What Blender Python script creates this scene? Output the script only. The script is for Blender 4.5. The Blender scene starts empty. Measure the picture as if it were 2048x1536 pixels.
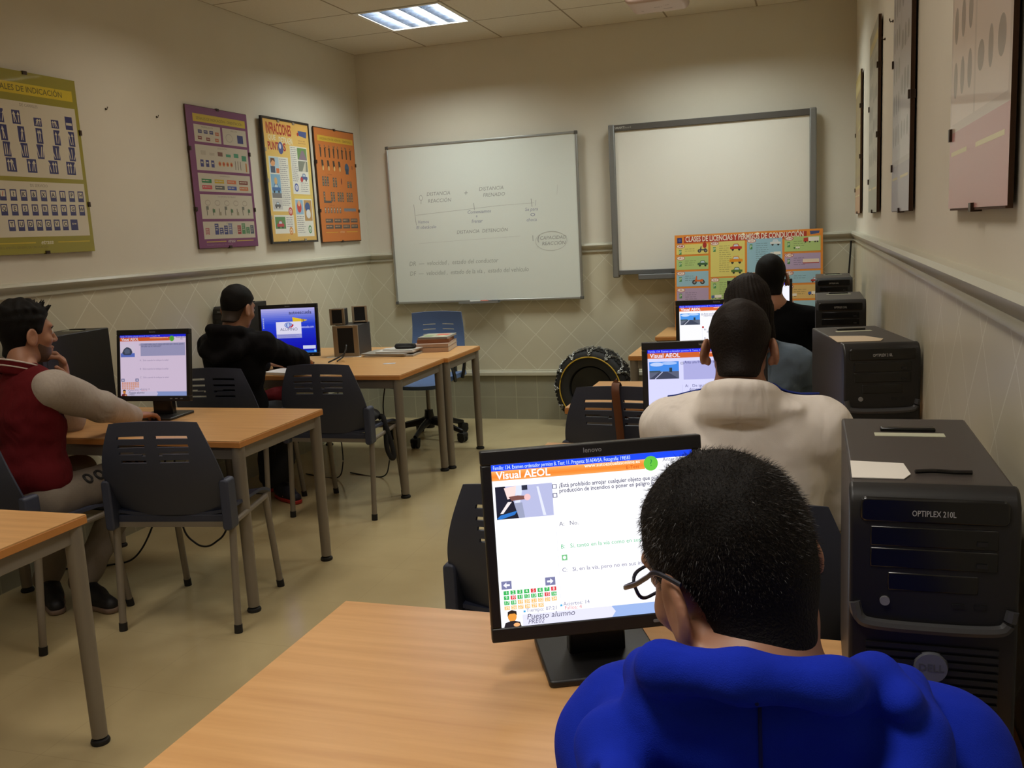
import bpy, math, random
import numpy as np
from mathutils import Vector, Matrix, Euler

random.seed(7)
SC = bpy.context.scene
COL = SC.collection
PI = math.pi
R = math.radians

# ------------------------------------------------------------------ camera, world, exposure, lamps
FPX = 1853.657
CAMP = (3.34899, -6.74168, 1.43469)
PITCH, YAW, ROLL = 0.1617317, 0.3171074, -0.0527921
RW, RH = 3.6278, 2.8418            # room width (x 0..RW) and ceiling height; front wall y = 0
YB = -8.4                          # back wall
cd = bpy.data.cameras.new('camera')
cd.sensor_width = 36.0
cd.lens = FPX / 2048.0 * 36.0
cd.clip_start = 0.03
cam = bpy.data.objects.new('camera', cd)
COL.objects.link(cam)
_f = Vector((-math.sin(YAW) * math.cos(PITCH), math.cos(YAW) * math.cos(PITCH), -math.sin(PITCH)))
_r0 = Vector((math.cos(YAW), math.sin(YAW), 0)); _u0 = _r0.cross(_f)
_r = _r0 * math.cos(ROLL) + _u0 * math.sin(ROLL)
_u = _u0 * math.cos(ROLL) - _r0 * math.sin(ROLL)
cam.matrix_world = Matrix(((_r.x, _u.x, -_f.x, CAMP[0]), (_r.y, _u.y, -_f.y, CAMP[1]), (_r.z, _u.z, -_f.z, CAMP[2]), (0, 0, 0, 1)))
SC.camera = cam

SC.view_settings.view_transform = 'Standard'
SC.view_settings.look = 'None'
SC.view_settings.gamma = 1.0
SC.view_settings.use_curve_mapping = False
SC.view_settings.exposure = 1.1
SC.cycles.use_denoising = True
SC.cycles.max_bounces = 8
SC.cycles.diffuse_bounces = 5
SC.cycles.glossy_bounces = 4
SC.cycles.caustics_reflective = False
SC.cycles.caustics_refractive = False
SC.cycles.sample_clamp_indirect = 4.0

world = bpy.data.worlds.new('world')
SC.world = world
world.use_nodes = True
world.node_tree.nodes['Background'].inputs[0].default_value = (0.9, 0.85, 0.75, 1)
world.node_tree.nodes['Background'].inputs[1].default_value = 0.02

# (x0, y1, power, colour): lamp cell spans x0..x0+.6 and y1-.6..y1
LAMPS = [
    (0.6, -0.6, 18.0, (0.95, 1.0, 0.93)), (2.4, -0.6, 18.0, (0.95, 1.0, 0.93)),
    (0.6, -2.4, 7.0, (1.0, 0.89, 0.74)), (2.4, -2.4, 7.0, (1.0, 0.89, 0.74)),
    (0.6, -4.2, 6.0, (1.0, 0.89, 0.74)), (2.4, -4.2, 8.5, (1.0, 0.89, 0.74)),
    (0.6, -6.0, 9.0, (1.0, 0.94, 0.84)), (2.4, -6.0, 17.0, (1.0, 0.94, 0.84)),
]
for i, (x0, y1, pw, c) in enumerate(LAMPS):
    ld = bpy.data.lights.new('lamp_light', 'AREA')
    ld.shape = 'SQUARE'; ld.size = 0.52; ld.energy = pw; ld.color = c
    lo = bpy.data.objects.new('lamp_light', ld)
    lo.location = (x0 + .3, y1 - .3, RH + 0.072)
    COL.objects.link(lo)

# ------------------------------------------------------------------ helpers
def lin(r, g, b):
    f = lambda c: (c / 255.0) / 12.92 if c <= 10.3 else (((c / 255.0) + 0.055) / 1.055) ** 2.4
    return (f(r), f(g), f(b))

_M = {}
def mat(name, rgb, rough=0.5, metal=0.0, bump=None, var=0.0, vscale=8.0, spec=0.5, coat=0.0, sheen=0.0, fold=None, emit=None, estr=0.0, alpha=None):
    if name in _M: return _M[name]
    m = bpy.data.materials.new(name); m.use_nodes = True
    nt = m.node_tree; b = nt.nodes['Principled BSDF']
    c = lin(*rgb) + (1,)
    b.inputs['Base Color'].default_value = c
    b.inputs['Roughness'].default_value = rough
    b.inputs['Metallic'].default_value = metal
    b.inputs['Specular IOR Level'].default_value = spec
    b.inputs['Coat Weight'].default_value = coat
    b.inputs['Sheen Weight'].default_value = sheen
    tc = nt.nodes.new('ShaderNodeTexCoord')
    if var > 0:
        n = nt.nodes.new('ShaderNodeTexNoise'); n.inputs['Scale'].default_value = vscale; n.inputs['Detail'].default_value = 4
        nt.links.new(tc.outputs['Object'], n.inputs['Vector'])
        mx = nt.nodes.new('ShaderNodeMix'); mx.data_type = 'RGBA'
        mx.inputs['A'].default_value = tuple(max(0, v * (1 - var)) for v in c[:3]) + (1,)
        mx.inputs['B'].default_value = tuple(min(1, v * (1 + var)) for v in c[:3]) + (1,)
        nt.links.new(n.outputs['Fac'], mx.inputs['Factor'])
        nt.links.new(mx.outputs['Result'], b.inputs['Base Color'])
    if bump:
        n = nt.nodes.new('ShaderNodeTexNoise'); n.inputs['Scale'].default_value = bump[0]; n.inputs['Detail'].default_value = 3
        nt.links.new(tc.outputs['Object'], n.inputs['Vector'])
        bp = nt.nodes.new('ShaderNodeBump'); bp.inputs['Strength'].default_value = bump[1]; bp.inputs['Distance'].default_value = bump[2] if len(bump) > 2 else 0.002
        nt.links.new(n.outputs['Fac'], bp.inputs['Height'])
        nt.links.new(bp.outputs['Normal'], b.inputs['Normal'])
        if fold:
            g = nt.nodes.new('ShaderNodeTexNoise'); g.inputs['Scale'].default_value = fold[0]; g.inputs['Detail'].default_value = 2; g.inputs['Distortion'].default_value = 1.6
            mp = nt.nodes.new('ShaderNodeMapping'); mp.inputs['Scale'].default_value = (1.0, 1.0, .55); mp.inputs['Rotation'].default_value = (.3, .5, 0)
            nt.links.new(tc.outputs['Object'], mp.inputs['Vector']); nt.links.new(mp.outputs['Vector'], g.inputs['Vector'])
            b2 = nt.nodes.new('ShaderNodeBump'); b2.inputs['Strength'].default_value = fold[1]; b2.inputs['Distance'].default_value = fold[2]
            nt.links.new(g.outputs['Fac'], b2.inputs['Height']); nt.links.new(b2.outputs['Normal'], bp.inputs['Normal'])
    if emit:
        b.inputs['Emission Color'].default_value = lin(*emit) + (1,); b.inputs['Emission Strength'].default_value = estr
    _M[name] = m
    return m

def attr_mat(name, emission=None, rough=0.5, coat=0.0, spec=0.5):
    """Material coloured by the flat colours of a printed sheet or of a screen's picture."""
    if name in _M: return _M[name]
    m = bpy.data.materials.new(name); m.use_nodes = True
    nt = m.node_tree; b = nt.nodes['Principled BSDF']
    a = nt.nodes.new('ShaderNodeAttribute'); a.attribute_name = 'Col'
    if emission is None:
        nt.links.new(a.outputs['Color'], b.inputs['Base Color'])
    else:
        b.inputs['Base Color'].default_value = (0.01, 0.01, 0.01, 1)
        nt.links.new(a.outputs['Color'], b.inputs['Emission Color']); b.inputs['Emission Strength'].default_value = emission
    b.inputs['Roughness'].default_value = rough; b.inputs['Coat Weight'].default_value = coat
    b.inputs['Specular IOR Level'].default_value = spec
    _M[name] = m
    return m

def newobj(name, me, parent=None, loc=None, rot=None):
    o = bpy.data.objects.new(name, me); COL.objects.link(o)
    if parent is not None: o.parent = parent
    if loc is not None: o.location = loc
    if rot is not None: o.rotation_euler = rot
    return o

def tag(o, label, cat, group=None, kind=None):
    o['label'] = label; o['category'] = cat
    if group: o['group'] = group
    if kind: o['kind'] = kind
    return o

def thing(name, label, cat, loc=(0, 0, 0), rz=0.0, group=None):
    o = newobj(name, None, None, loc, (0, 0, rz)); o.empty_display_size = .05
    return tag(o, label, cat, group)

def struct(o):
    o['kind'] = 'structure'; return o

class MB:
    """Collects simple solids and links them as ONE mesh object."""
    def __init__(s): s.v = []; s.f = []
    def add(s, vs, fs, M=None):
        n = len(s.v)
        for p in vs:
            p = Vector(p)
            if M is not None: p = M @ p
            s.v.append(tuple(p))
        for f in fs: s.f.append(tuple(i + n for i in f))
        return s
    def box(s, x0, x1, y0, y1, z0, z1, M=None):
        vs = [(x0, y0, z0), (x1, y0, z0), (x1, y1, z0), (x0, y1, z0), (x0, y0, z1), (x1, y0, z1), (x1, y1, z1), (x0, y1, z1)]
        return s.add(vs, [(0, 3, 2, 1), (4, 5, 6, 7), (0, 1, 5, 4), (1, 2, 6, 5), (2, 3, 7, 6), (3, 0, 4, 7)], M)
    def cyl(s, a, b, r0, r1=None, n=16, M=None, sy=1.0):
        r1 = r0 if r1 is None else r1
        a = Vector(a); b = Vector(b); d = (b - a).normalized()
        t = Vector((1, 0, 0)) if abs(d.x) < .9 else Vector((0, 1, 0))
        e1 = (t - d * t.dot(d)).normalized(); e2 = d.cross(e1)
        vs = []
        for c, r in ((a, r0), (b, r1)):
            for i in range(n):
                th = 2 * PI * i / n; vs.append(c + e1 * (r * math.cos(th)) + e2 * (r * sy * math.sin(th)))
        fs = [(i, (i + 1) % n, n + (i + 1) % n, n + i) for i in range(n)]
        fs += [tuple(range(n - 1, -1, -1)), tuple(range(n, 2 * n))]
        return s.add(vs, fs, M)
    def tube(s, pts, r, n=8, closed=False, M=None, flat=1.0, up=(0, 0, 1)):
        pts = [Vector(p) for p in pts]; m = len(pts); vs = []
        for i, p in enumerate(pts):
            a = pts[(i - 1) % m] if (closed or i > 0) else p
            b = pts[(i + 1) % m] if (closed or i < m - 1) else p
            d = (b - a).normalized(); t = Vector(up)
            if abs(d.dot(t)) > .95: t = Vector((1, 0, 0)) if abs(d.x) < .9 else Vector((0, 1, 0))
            e1 = (t - d * t.dot(d)).normalized(); e2 = d.cross(e1)
            rr = r[i] if isinstance(r, (list, tuple)) else r
            for k in range(n):
                th = 2 * PI * k / n; vs.append(p + e1 * (rr * math.cos(th)) + e2 * (rr * flat * math.sin(th)))
        fs = []
        for i in range(m if closed else m - 1):
            j = (i + 1) % m
            for k in range(n):
                l = (k + 1) % n; fs.append((i * n + k, i * n + l, j * n + l, j * n + k))
        if not closed:
            fs.append(tuple(range(n - 1, -1, -1))); fs.append(tuple((m - 1) * n + k for k in range(n)))
        return s.add(vs, fs, M)
    def prism(s, poly, y0, y1, M=None):
        """poly: (x, z) outline, counter-clockwise seen from -y; extruded from y0 (front) to y1."""
        n = len(poly); vs = [(x, y0, z) for x, z in poly] + [(x, y1, z) for x, z in poly]
        fs = [tuple(range(n)), tuple(range(2 * n - 1, n - 1, -1))]
        fs += [((i + 1) % n, i, n + i, n + (i + 1) % n) for i in range(n)]
        return s.add(vs, fs, M)
    def lathe(s, prof, n=24, M=None):
        """prof: (r, z) pairs turned about z."""
        vs = []; m = len(prof)
        for r, z in prof:
            for k in range(n):
                th = 2 * PI * k / n; vs.append((r * math.cos(th), r * math.sin(th), z))
        fs = []
        for i in range(m - 1):
            for k in range(n):
                l = (k + 1) % n; fs.append((i * n + k, i * n + l, (i + 1) * n + l, (i + 1) * n + k))
        if prof[0][0] > 1e-6: fs.append(tuple(range(n - 1, -1, -1)))
        if prof[-1][0] > 1e-6: fs.append(tuple((m - 1) * n + k for k in range(n)))
        return s.add(vs, fs, M)
    def mesh(s, name, m, smooth=False):
        me = bpy.data.meshes.new(name); me.from_pydata(s.v, [], s.f)
        me.materials.append(m); me.update()
        if smooth:
            me.polygons.foreach_set('use_smooth', [True] * len(me.polygons))
            if smooth != 'all': me.set_sharp_from_angle(angle=R(40))
        return me
    def build(s, name, m, parent=None, smooth=False, bevel=0.0, seg=2, loc=None, rot=None):
        o = newobj(name, s.mesh(name, m, smooth or bevel > 0), parent, loc, rot)
        if bevel > 0:
            b = o.modifiers.new('bevel', 'BEVEL'); b.width = bevel; b.segments = seg; b.limit_method = 'ANGLE'; b.angle_limit = R(50)
        return o

def rrect(x0, x1, z0, z1, r, n=5):
    pts = []
    for cx, cz, a0 in ((x1 - r, z0 + r, -90), (x1 - r, z1 - r, 0), (x0 + r, z1 - r, 90), (x0 + r, z0 + r, 180)):
        for i in range(n + 1):
            a = R(a0 + 90 * i / n); pts.append((cx + r * math.cos(a), cz + r * math.sin(a)))
    return pts

def catmull(pts, n=8):
    pts = [Vector(p) for p in pts]; out = []
    for i in range(len(pts) - 1):
        p0 = pts[max(0, i - 1)]; p1 = pts[i]; p2 = pts[i + 1]; p3 = pts[min(len(pts) - 1, i + 2)]
        for k in range(n):
            t = k / n
            out.append(0.5 * ((2 * p1) + (p2 - p0) * t + (2 * p0 - 5 * p1 + 4 * p2 - p3) * t * t + (3 * p1 - p0 - 3 * p2 + p3) * t ** 3))
    out.append(pts[-1]); return out

def copy_tree(o, parent=None):
    c = o.copy(); COL.objects.link(c)
    c.parent = parent
    for ch in list(o.children): copy_tree(ch, c)
    return c

# ------------------------------------------------------------------ lettering and flat pictures
_TXT = {}
def text_geo(s, bold=0.0, shear=0.0):
    k = (s, bold, shear)
    if k in _TXT: return _TXT[k]
    cu = bpy.data.curves.new('lettering', 'FONT'); cu.body = s; cu.size = 1.0; cu.resolution_u = 2
    cu.offset = bold; cu.shear = shear
    o = bpy.data.objects.new('lettering', cu)
    me = o.to_mesh()
    vs = [(v.co.x, v.co.y) for v in me.vertices]; fs = [tuple(p.vertices) for p in me.polygons]
    o.to_mesh_clear(); bpy.data.objects.remove(o); bpy.data.curves.remove(cu)
    if not vs: vs, fs = [(0, 0)], []
    w = max(v[0] for v in vs)
    _TXT[k] = (vs, fs, w); return _TXT[k]

class Canvas:
    """A flat printed sheet or screen picture: u runs right, v runs DOWN, both 0..1 of w x h; local x/z plane facing -y."""
    def __init__(s, w, h, step=0.00012):
        s.w, s.h = w, h; s.v = []; s.f = []; s.c = []; s.lay = 0.0; s.step = step; s.gain = (1, 1, 1)
        s.bb = np.zeros((4000, 5), np.float32); s.nb = 0
    def level(s, us, vs):
        """a new patch of ink goes just above whatever it overlaps"""
        b = (min(us), min(vs), max(us), max(vs)); q = s.bb[:s.nb]
        hit = (q[:, 0] < b[2]) & (q[:, 2] > b[0]) & (q[:, 1] < b[3]) & (q[:, 3] > b[1])
        lv = float(q[hit, 4].max()) + 1 if hit.any() else 0.0
        if s.nb < len(s.bb): s.bb[s.nb] = b + (lv,); s.nb += 1
        s.lay = lv * s.step
    def P(s, u, v): return (u * s.w - s.w / 2, -s.lay, s.h / 2 - v * s.h)
    def poly(s, pts, rgb, up=True):
        s.level([p[0] for p in pts], [p[1] for p in pts])
        n = len(s.v); s.v += [s.P(u, v) for u, v in pts]
        a = sum(pts[i][0] * pts[(i + 1) % len(pts)][1] - pts[(i + 1) % len(pts)][0] * pts[i][1] for i in range(len(pts)))
        idx = list(range(n, n + len(pts)))
        if a > 0: idx.reverse()
        s.f.append(tuple(idx)); s.c.append(lin(*rgb)); return s
    def rect(s, u0, v0, u1, v1, rgb, up=True): return s.poly([(u0, v0), (u1, v0), (u1, v1), (u0, v1)], rgb, up)
    def ell(s, u, v, ru, rv, rgb, n=20, up=True):
        return s.poly([(u + ru * math.cos(2 * PI * i / n), v + rv * math.sin(2 * PI * i / n)) for i in range(n)], rgb, up)
    def line(s, u0, v0, u1, v1, t, rgb, up=True):
        dx, dy = (u1 - u0) * s.w, (v1 - v0) * s.h; L = math.hypot(dx, dy) or 1
        nx, ny = -dy / L * t / 2 / s.w, dx / L * t / 2 / s.h
        return s.poly([(u0 + nx, v0 + ny), (u1 + nx, v1 + ny), (u1 - nx, v1 - ny), (u0 - nx, v0 - ny)], rgb, up)
    def text(s, t, u, v, size, rgb, bold=0.0, shear=0.0, anchor='l', fit=None, rot=0.0):
        """size = capital height in metres x 1.4; fit = width as a share of the sheet."""
        vs, fs, w = text_geo(t, bold, shear)
        sx = size
        if fit: sx = fit * s.w / max(w, 1e-6)
        ox = {'l': 0, 'c': -w / 2, 'r': -w}[anchor]
        W_ = w * sx / s.w; x0 = u + ox * sx / s.w
        s.level([x0, x0 + W_], [v - size / s.h, v + .25 * size / s.h]); n = len(s.v); ca, sa = math.cos(rot), math.sin(rot)
        for a, b in vs:
            X = (a + ox) * sx; Y = b * size
            X, Y = X * ca - Y * sa, X * sa + Y * ca
            s.v.append((u * s.w - s.w / 2 + X, -s.lay, s.h / 2 - v * s.h + Y))
        for f in fs: s.f.append(tuple(i + n for i in f)); s.c.append(lin(*rgb))
        return s
    def bars(s, u0, v0, u1, rows, pitch, rgb, th=0.35, seed=1, ragged=0.25):
        """Rows of print too small to read: broken word bars."""
        rd = random.Random(seed)
        for r_ in range(rows):
            u = u0; end = u1 - rd.random() * ragged * (u1 - u0)
            v = v0 + r_ * pitch
            while u < end:
                w = min((0.5 + rd.random() * 1.6) * pitch * s.h / s.w, end - u)
                if w > pitch * .1: s.rect(u, v, u + w, v + pitch * th, rgb, up=False)
                u += w + 0.35 * pitch * s.h / s.w
        return s
    def build(s, name, m, parent, loc=(0, 0, 0), rot=None):
        me = bpy.data.meshes.new(name); me.from_pydata(s.v, [], s.f); me.materials.append(m)
        at = me.color_attributes.new('Col', 'FLOAT_COLOR', 'CORNER')
        buf = []
        for p, c in zip(me.polygons, s.c):
            buf += [c[0] * s.gain[0], c[1] * s.gain[1], c[2] * s.gain[2], 1.0] * p.loop_total
        at.data.foreach_set('color', buf); me.update()
        return newobj(name, me, parent, loc, rot)

# ------------------------------------------------------------------ soft shapes: signed distances + surface nets
def sd_cap(P, a, b, ra, rb):
    a = np.asarray(a, np.float32); ba = np.asarray(b, np.float32) - a
    pa = P - a; h = np.clip((pa @ ba) / max(float(ba @ ba), 1e-9), 0, 1)
    return np.linalg.norm(pa - h[..., None] * ba, axis=-1) - (ra + (rb - ra) * h)
def sd_ell(P, c, r, Rm=None):
    q = P - np.asarray(c, np.float32)
    if Rm is not None: q = q @ np.asarray(Rm, np.float32)      # columns of Rm = local axes in the outer frame
    r = np.asarray(r, np.float32)
    k0 = np.linalg.norm(q / r, axis=-1); k1 = np.linalg.norm(q / (r * r), axis=-1)
    return k0 * (k0 - 1) / np.maximum(k1, 1e-6)
def smin(a, b, k):
    if k <= 0: return np.minimum(a, b)
    h = np.clip(.5 + .5 * (b - a) / k, 0, 1); return b + (a - b) * h - k * h * (1 - h)
def smax(a, b, k): return -smin(-a, -b, k)
def wob(P, f, seed=0):
    x, y, z = P[..., 0] * f, P[..., 1] * f, P[..., 2] * f
    return (np.sin(x * 1.0 + 1.7 * np.sin(y * .8 + seed) + seed) * np.sin(y * 1.1 + 1.3 * np.sin(z * .9 + 2 * seed)) + .5 * np.sin(z * 1.9 + 1.1 * np.sin(x * 1.3 + seed)))

class SDF:
    def __init__(s): s.ops = []
    def cap(s, a, b, ra, rb=None, k=.02): s.ops.append(('+', sd_cap, (tuple(a), tuple(b), ra, ra if rb is None else rb), k)); return s
    def ell(s, c, r, k=.02, Rm=None): s.ops.append(('+', sd_ell, (tuple(c), tuple(r), Rm), k)); return s
    def ncap(s, a, b, ra, rb=None, k=.01): s.ops.append(('-', sd_cap, (tuple(a), tuple(b), ra, ra if rb is None else rb), k)); return s
    def nell(s, c, r, k=.01, Rm=None): s.ops.append(('-', sd_ell, (tuple(c), tuple(r), Rm), k)); return s
    def fn(s, f, op='+', k=.01): s.ops.append((op, f, (), k)); return s
    def disp(s, f): s.ops.append(('d', f, (), 0)); return s
    def __call__(s, P):
        d = None
        for op, f, a, k in s.ops:
            v = f(P, *a)
            if op == 'd': d = d + v
            elif d is None: d = v
            elif op == '+': d = smin(d, v, k)
            elif op == '-': d = smax(d, -v, k)
            else: d = smax(d, v, k)                            # '&'
        return d

def nets(f, lo, hi, h, slack=0.03):
    lo = np.array(lo, np.float32); hi = np.array(hi, np.float32); B = 8
    nb = np.maximum(1, np.ceil((hi - lo) / (h * B)).astype(int) + 1)
    n = nb * B
    bi = np.stack(np.meshgrid(*[np.arange(k) for k in nb], indexing='ij'), -1).reshape(-1, 3)
    cen = lo + (bi * B + (B - 1) / 2) * h
    dc = f(cen.astype(np.float32))
    V = np.empty(n, np.float32)
    Vb = V.reshape(nb[0], B, nb[1], B, nb[2], B)
    Vb[...] = dc.reshape(nb)[:, None, :, None, :, None]
    act = np.abs(dc) < h * B * .9 + slack
    off = np.stack(np.meshgrid(*[np.arange(B)] * 3, indexing='ij'), -1).reshape(-1, 3)
    ai = bi[act]
    for c0 in range(0, len(ai), 400):
        q = ai[c0:c0 + 400]
        P = (lo + (q[:, None, :] * B + off[None]) * h).astype(np.float32)
        D = f(P.reshape(-1, 3)).reshape(len(q), B, B, B)
        for t, (a, b, c) in enumerate(q): Vb[a, :, b, :, c, :] = D[t]
    S = V < 0
    cnt = np.zeros(tuple(k - 1 for k in n), np.uint8)
    for dx in (0, 1):
        for dy in (0, 1):
            for dz in (0, 1): cnt += S[dx:n[0] - 1 + dx, dy:n[1] - 1 + dy, dz:n[2] - 1 + dz]
    A = (cnt > 0) & (cnt < 8)
    cells = np.argwhere(A); idx = -np.ones(A.shape, np.int32); idx[A] = np.arange(len(cells))
    acc = np.zeros((len(cells), 3)); num = np.zeros(len(cells))
    cr = [(dx, dy, dz) for dx in (0, 1) for dy in (0, 1) for dz in (0, 1)]
    val = {c: V[cells[:, 0] + c[0], cells[:, 1] + c[1], cells[:, 2] + c[2]] for c in cr}
    for a in cr:
        for ax in range(3):
            if a[ax]: continue
            b = list(a); b[ax] = 1; b = tuple(b)
            va, vb = val[a], val[b]; m = (va < 0) != (vb < 0)
            t = np.where(m, va / np.where(m, va - vb, 1), 0)
            p = np.array(a, float)[None] + 0 * acc; p[:, ax] += t
            acc += p * m[:, None]; num += m
    verts = lo + (cells + acc / np.maximum(num, 1)[:, None]) * h
    faces = []
    for ax in range(3):
        u, w = (ax + 1) % 3, (ax + 2) % 3
        s0 = [slice(1, -1)] * 3; s1 = [slice(1, -1)] * 3
        s0[ax] = slice(0, n[ax] - 1); s1[ax] = slice(1, n[ax])
        a = S[tuple(s0)]; b = S[tuple(s1)]
        for flip, m in ((False, a & ~b), (True, b & ~a)):
            e = np.argwhere(m)
            if not len(e): continue
            g = e.copy(); g[:, u] += 1; g[:, w] += 1
            q = []
            for du, dw in ((-1, -1), (0, -1), (0, 0), (-1, 0)):
                cc = g.copy(); cc[:, u] += du; cc[:, w] += dw
                q.append(idx[cc[:, 0], cc[:, 1], cc[:, 2]])
            q = np.stack(q, 1)
            if flip: q = q[:, ::-1]
            faces.append(q[(q >= 0).all(1)])
    return verts, (np.concatenate(faces) if faces else np.zeros((0, 4), int))

def soft(name, f, lo, hi, h, m, parent=None, origin=(0, 0, 0), slack=0.03):
    v, q = nets(f, lo, hi, h, slack)
    me = bpy.data.meshes.new(name)
    me.from_pydata((v - np.array(origin)).tolist(), [], q.tolist())
    me.materials.append(m); me.polygons.foreach_set('use_smooth', [True] * len(me.polygons)); me.update()
    return newobj(name, me, parent)

# ------------------------------------------------------------------ materials
M_BEECH = None
def beech():
    m = bpy.data.materials.new('beech_laminate'); m.use_nodes = True
    nt = m.node_tree; b = nt.nodes['Principled BSDF']; L = nt.links.new
    tc = nt.nodes.new('ShaderNodeTexCoord')
    mp = nt.nodes.new('ShaderNodeMapping'); mp.inputs['Scale'].default_value = (2.5, 40, 40)
    L(tc.outputs['Object'], mp.inputs['Vector'])
    n = nt.nodes.new('ShaderNodeTexNoise'); n.inputs['Scale'].default_value = 1.0; n.inputs['Detail'].default_value = 6
    L(mp.outputs['Vector'], n.inputs['Vector'])
    rp = nt.nodes.new('ShaderNodeValToRGB')
    rp.color_ramp.elements[0].position = .3; rp.color_ramp.elements[0].color = lin(202, 152, 98) + (1,)
    rp.color_ramp.elements[1].position = .72; rp.color_ramp.elements[1].color = lin(220, 172, 116) + (1,)
    L(n.outputs['Fac'], rp.inputs['Fac']); L(rp.outputs['Color'], b.inputs['Base Color'])
    b.inputs['Roughness'].default_value = .32
    return m
M_BEECH = beech()
M_EDGE = mat('beech_edge', (196, 132, 70), .45, var=.08, vscale=20)
M_STEEL = mat('grey_painted_steel', (134, 126, 116), .42, metal=.25, var=.04)
M_BLACK = mat('black_plastic', (24, 23, 24), .42, bump=(900, .15, .0004))
M_BLACKG = mat('black_gloss_plastic', (17, 17, 18), .22)
M_RUBBER = mat('black_rubber', (22, 21, 21), .7, bump=(220, .3, .001))
M_SHELL = mat('slate_blue_plastic', (52, 57, 76), .5, bump=(700, .25, .0005))
M_SHELLB = mat('blue_chair_plastic', (88, 112, 156), .45, bump=(700, .2, .0005))
M_PCTOP = mat('tower_case_steel', (62, 56, 54), .45, metal=.1, bump=(1200, .15, .0003))
M_SILVER = mat('silver_plastic', (150, 150, 152), .35, metal=.4)
M_ALU = mat('brushed_aluminium', (172, 174, 172), .35, metal=.7, var=.03)
M_CHROME = mat('mirror_aluminium', (150, 156, 168), .22, metal=1.0)
M_WHITE = mat('white_paper', (232, 228, 222), .7, var=.02)
M_BOARD = mat('whiteboard_enamel', (226, 232, 228), .25, var=.01)
M_PRINT = attr_mat('printed_sheet', rough=.5, coat=.0)
M_LAMI = attr_mat('printed_sheet_under_acrylic', rough=.35, coat=.35)
M_CLIP = mat('dark_metal_clip', (60, 44, 34), .4, metal=.5)
M_CLIPL = mat('light_metal_clip', (176, 168, 156), .35, metal=.7)
M_HARD = mat('brown_hardboard', (74, 48, 30), .75, var=.15, vscale=40)
M_BROWN = mat('brown_leather', (104, 58, 30), .5, bump=(160, .3, .001))

# ------------------------------------------------------------------ the room
def wall_mat():
    m = bpy.data.materials.new('painted_wall_over_tiles'); m.use_nodes = True
    nt = m.node_tree; b = nt.nodes['Principled BSDF']; L = nt.links.new
    g = nt.nodes.new('ShaderNodeNewGeometry'); sp = nt.nodes.new('ShaderNodeSeparateXYZ'); L(g.outputs['Position'], sp.inputs[0])
    def mth(op, a, c=None, clamp=False):
        n = nt.nodes.new('ShaderNodeMath'); n.operation = op; n.use_clamp = clamp
        for i, x in enumerate((a, c)):
            if x is None: continue
            if isinstance(x, (int, float)): n.inputs[i].default_value = x
            else: L(x, n.inputs[i])
        return n.outputs[0]
    nx = nt.nodes.new('ShaderNodeSeparateXYZ'); L(g.outputs['True Normal'], nx.inputs[0])
    side = mth('GREATER_THAN', mth('ABSOLUTE', nx.outputs[0]), .5)
    t = mth('ADD', mth('MULTIPLY', sp.outputs[0], mth('SUBTRACT', 1.0, side)), mth('MULTIPLY', sp.outputs[1], side))   # runs along the wall
    z = sp.outputs[2]
    def lines(c, pitch, w):
        fr = mth('FRACT', mth('ADD', mth('DIVIDE', c, pitch), 100.0)); d = mth('ABSOLUTE', mth('SUBTRACT', fr, .5))
        return mth('GREATER_THAN', d, .5 - w / pitch / 2)
    D = .2757
    tz = mth('SUBTRACT', z, .385)
    diag = mth('MAXIMUM', lines(mth('ADD', mth('ADD', t, tz), .03), D, .0062), lines(mth('ADD', mth('SUBTRACT', t, tz), .03), D, .0062))
    sq = mth('MAXIMUM', lines(mth('ADD', t, .03), .171, .006), lines(z, .1745, .004))
    n1 = nt.nodes.new('ShaderNodeTexNoise'); n1.inputs['Scale'].default_value = 3.2; n1.inputs['Detail'].default_value = 5; L(g.outputs['Position'], n1.inputs['Vector'])
    n2 = nt.nodes.new('ShaderNodeTexNoise'); n2.inputs['Scale'].default_value = 120; n2.inputs['Detail'].default_value = 2; L(g.outputs['Position'], n2.inputs['Vector'])
    def mix(f, a, c):
        n = nt.nodes.new('ShaderNodeMix'); n.data_type = 'RGBA'
        for k, x in (('A', a), ('B', c)):
            if isinstance(x, tuple): n.inputs[k].default_value = x + (1,)
            else: L(x, n.inputs[k])
        L(f, n.inputs['Factor']); return n.outputs['Result']
    paint = mix(n1.outputs['Fac'], lin(214, 208, 194), lin(222, 217, 204))
    tile = mix(n1.outputs['Fac'], lin(196, 190, 168), lin(212, 206, 184))
    low = mix(n1.outputs['Fac'], lin(136, 134, 118), lin(158, 156, 138))
    tile = mix(diag, tile, lin(226, 223, 206))
    low = mix(sq, low, lin(170, 167, 146))
    c = mix(mth('GREATER_THAN', z, 1.29), mix(mth('GREATER_THAN', z, .36), low, tile), paint)
    L(c, b.inputs['Base Color'])
    isp = mth('GREATER_THAN', z, 1.29)
    L(mth('ADD', mth('MULTIPLY', isp, .45), .33), b.inputs['Roughness'])
    hgt = mth('ADD', mth('MULTIPLY', n2.outputs['Fac'], mth('MULTIPLY', isp, .25)), mth('MULTIPLY', mth('MULTIPLY', diag, mth('SUBTRACT', 1.0, isp)), -1.0))
    bp = nt.nodes.new('ShaderNodeBump'); bp.inputs['Strength'].default_value = .35; bp.inputs['Distance'].default_value = .002
    L(hgt, bp.inputs['Height']); L(bp.outputs['Normal'], b.inputs['Normal'])
    return m
M_WALL = wall_mat()

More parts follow.
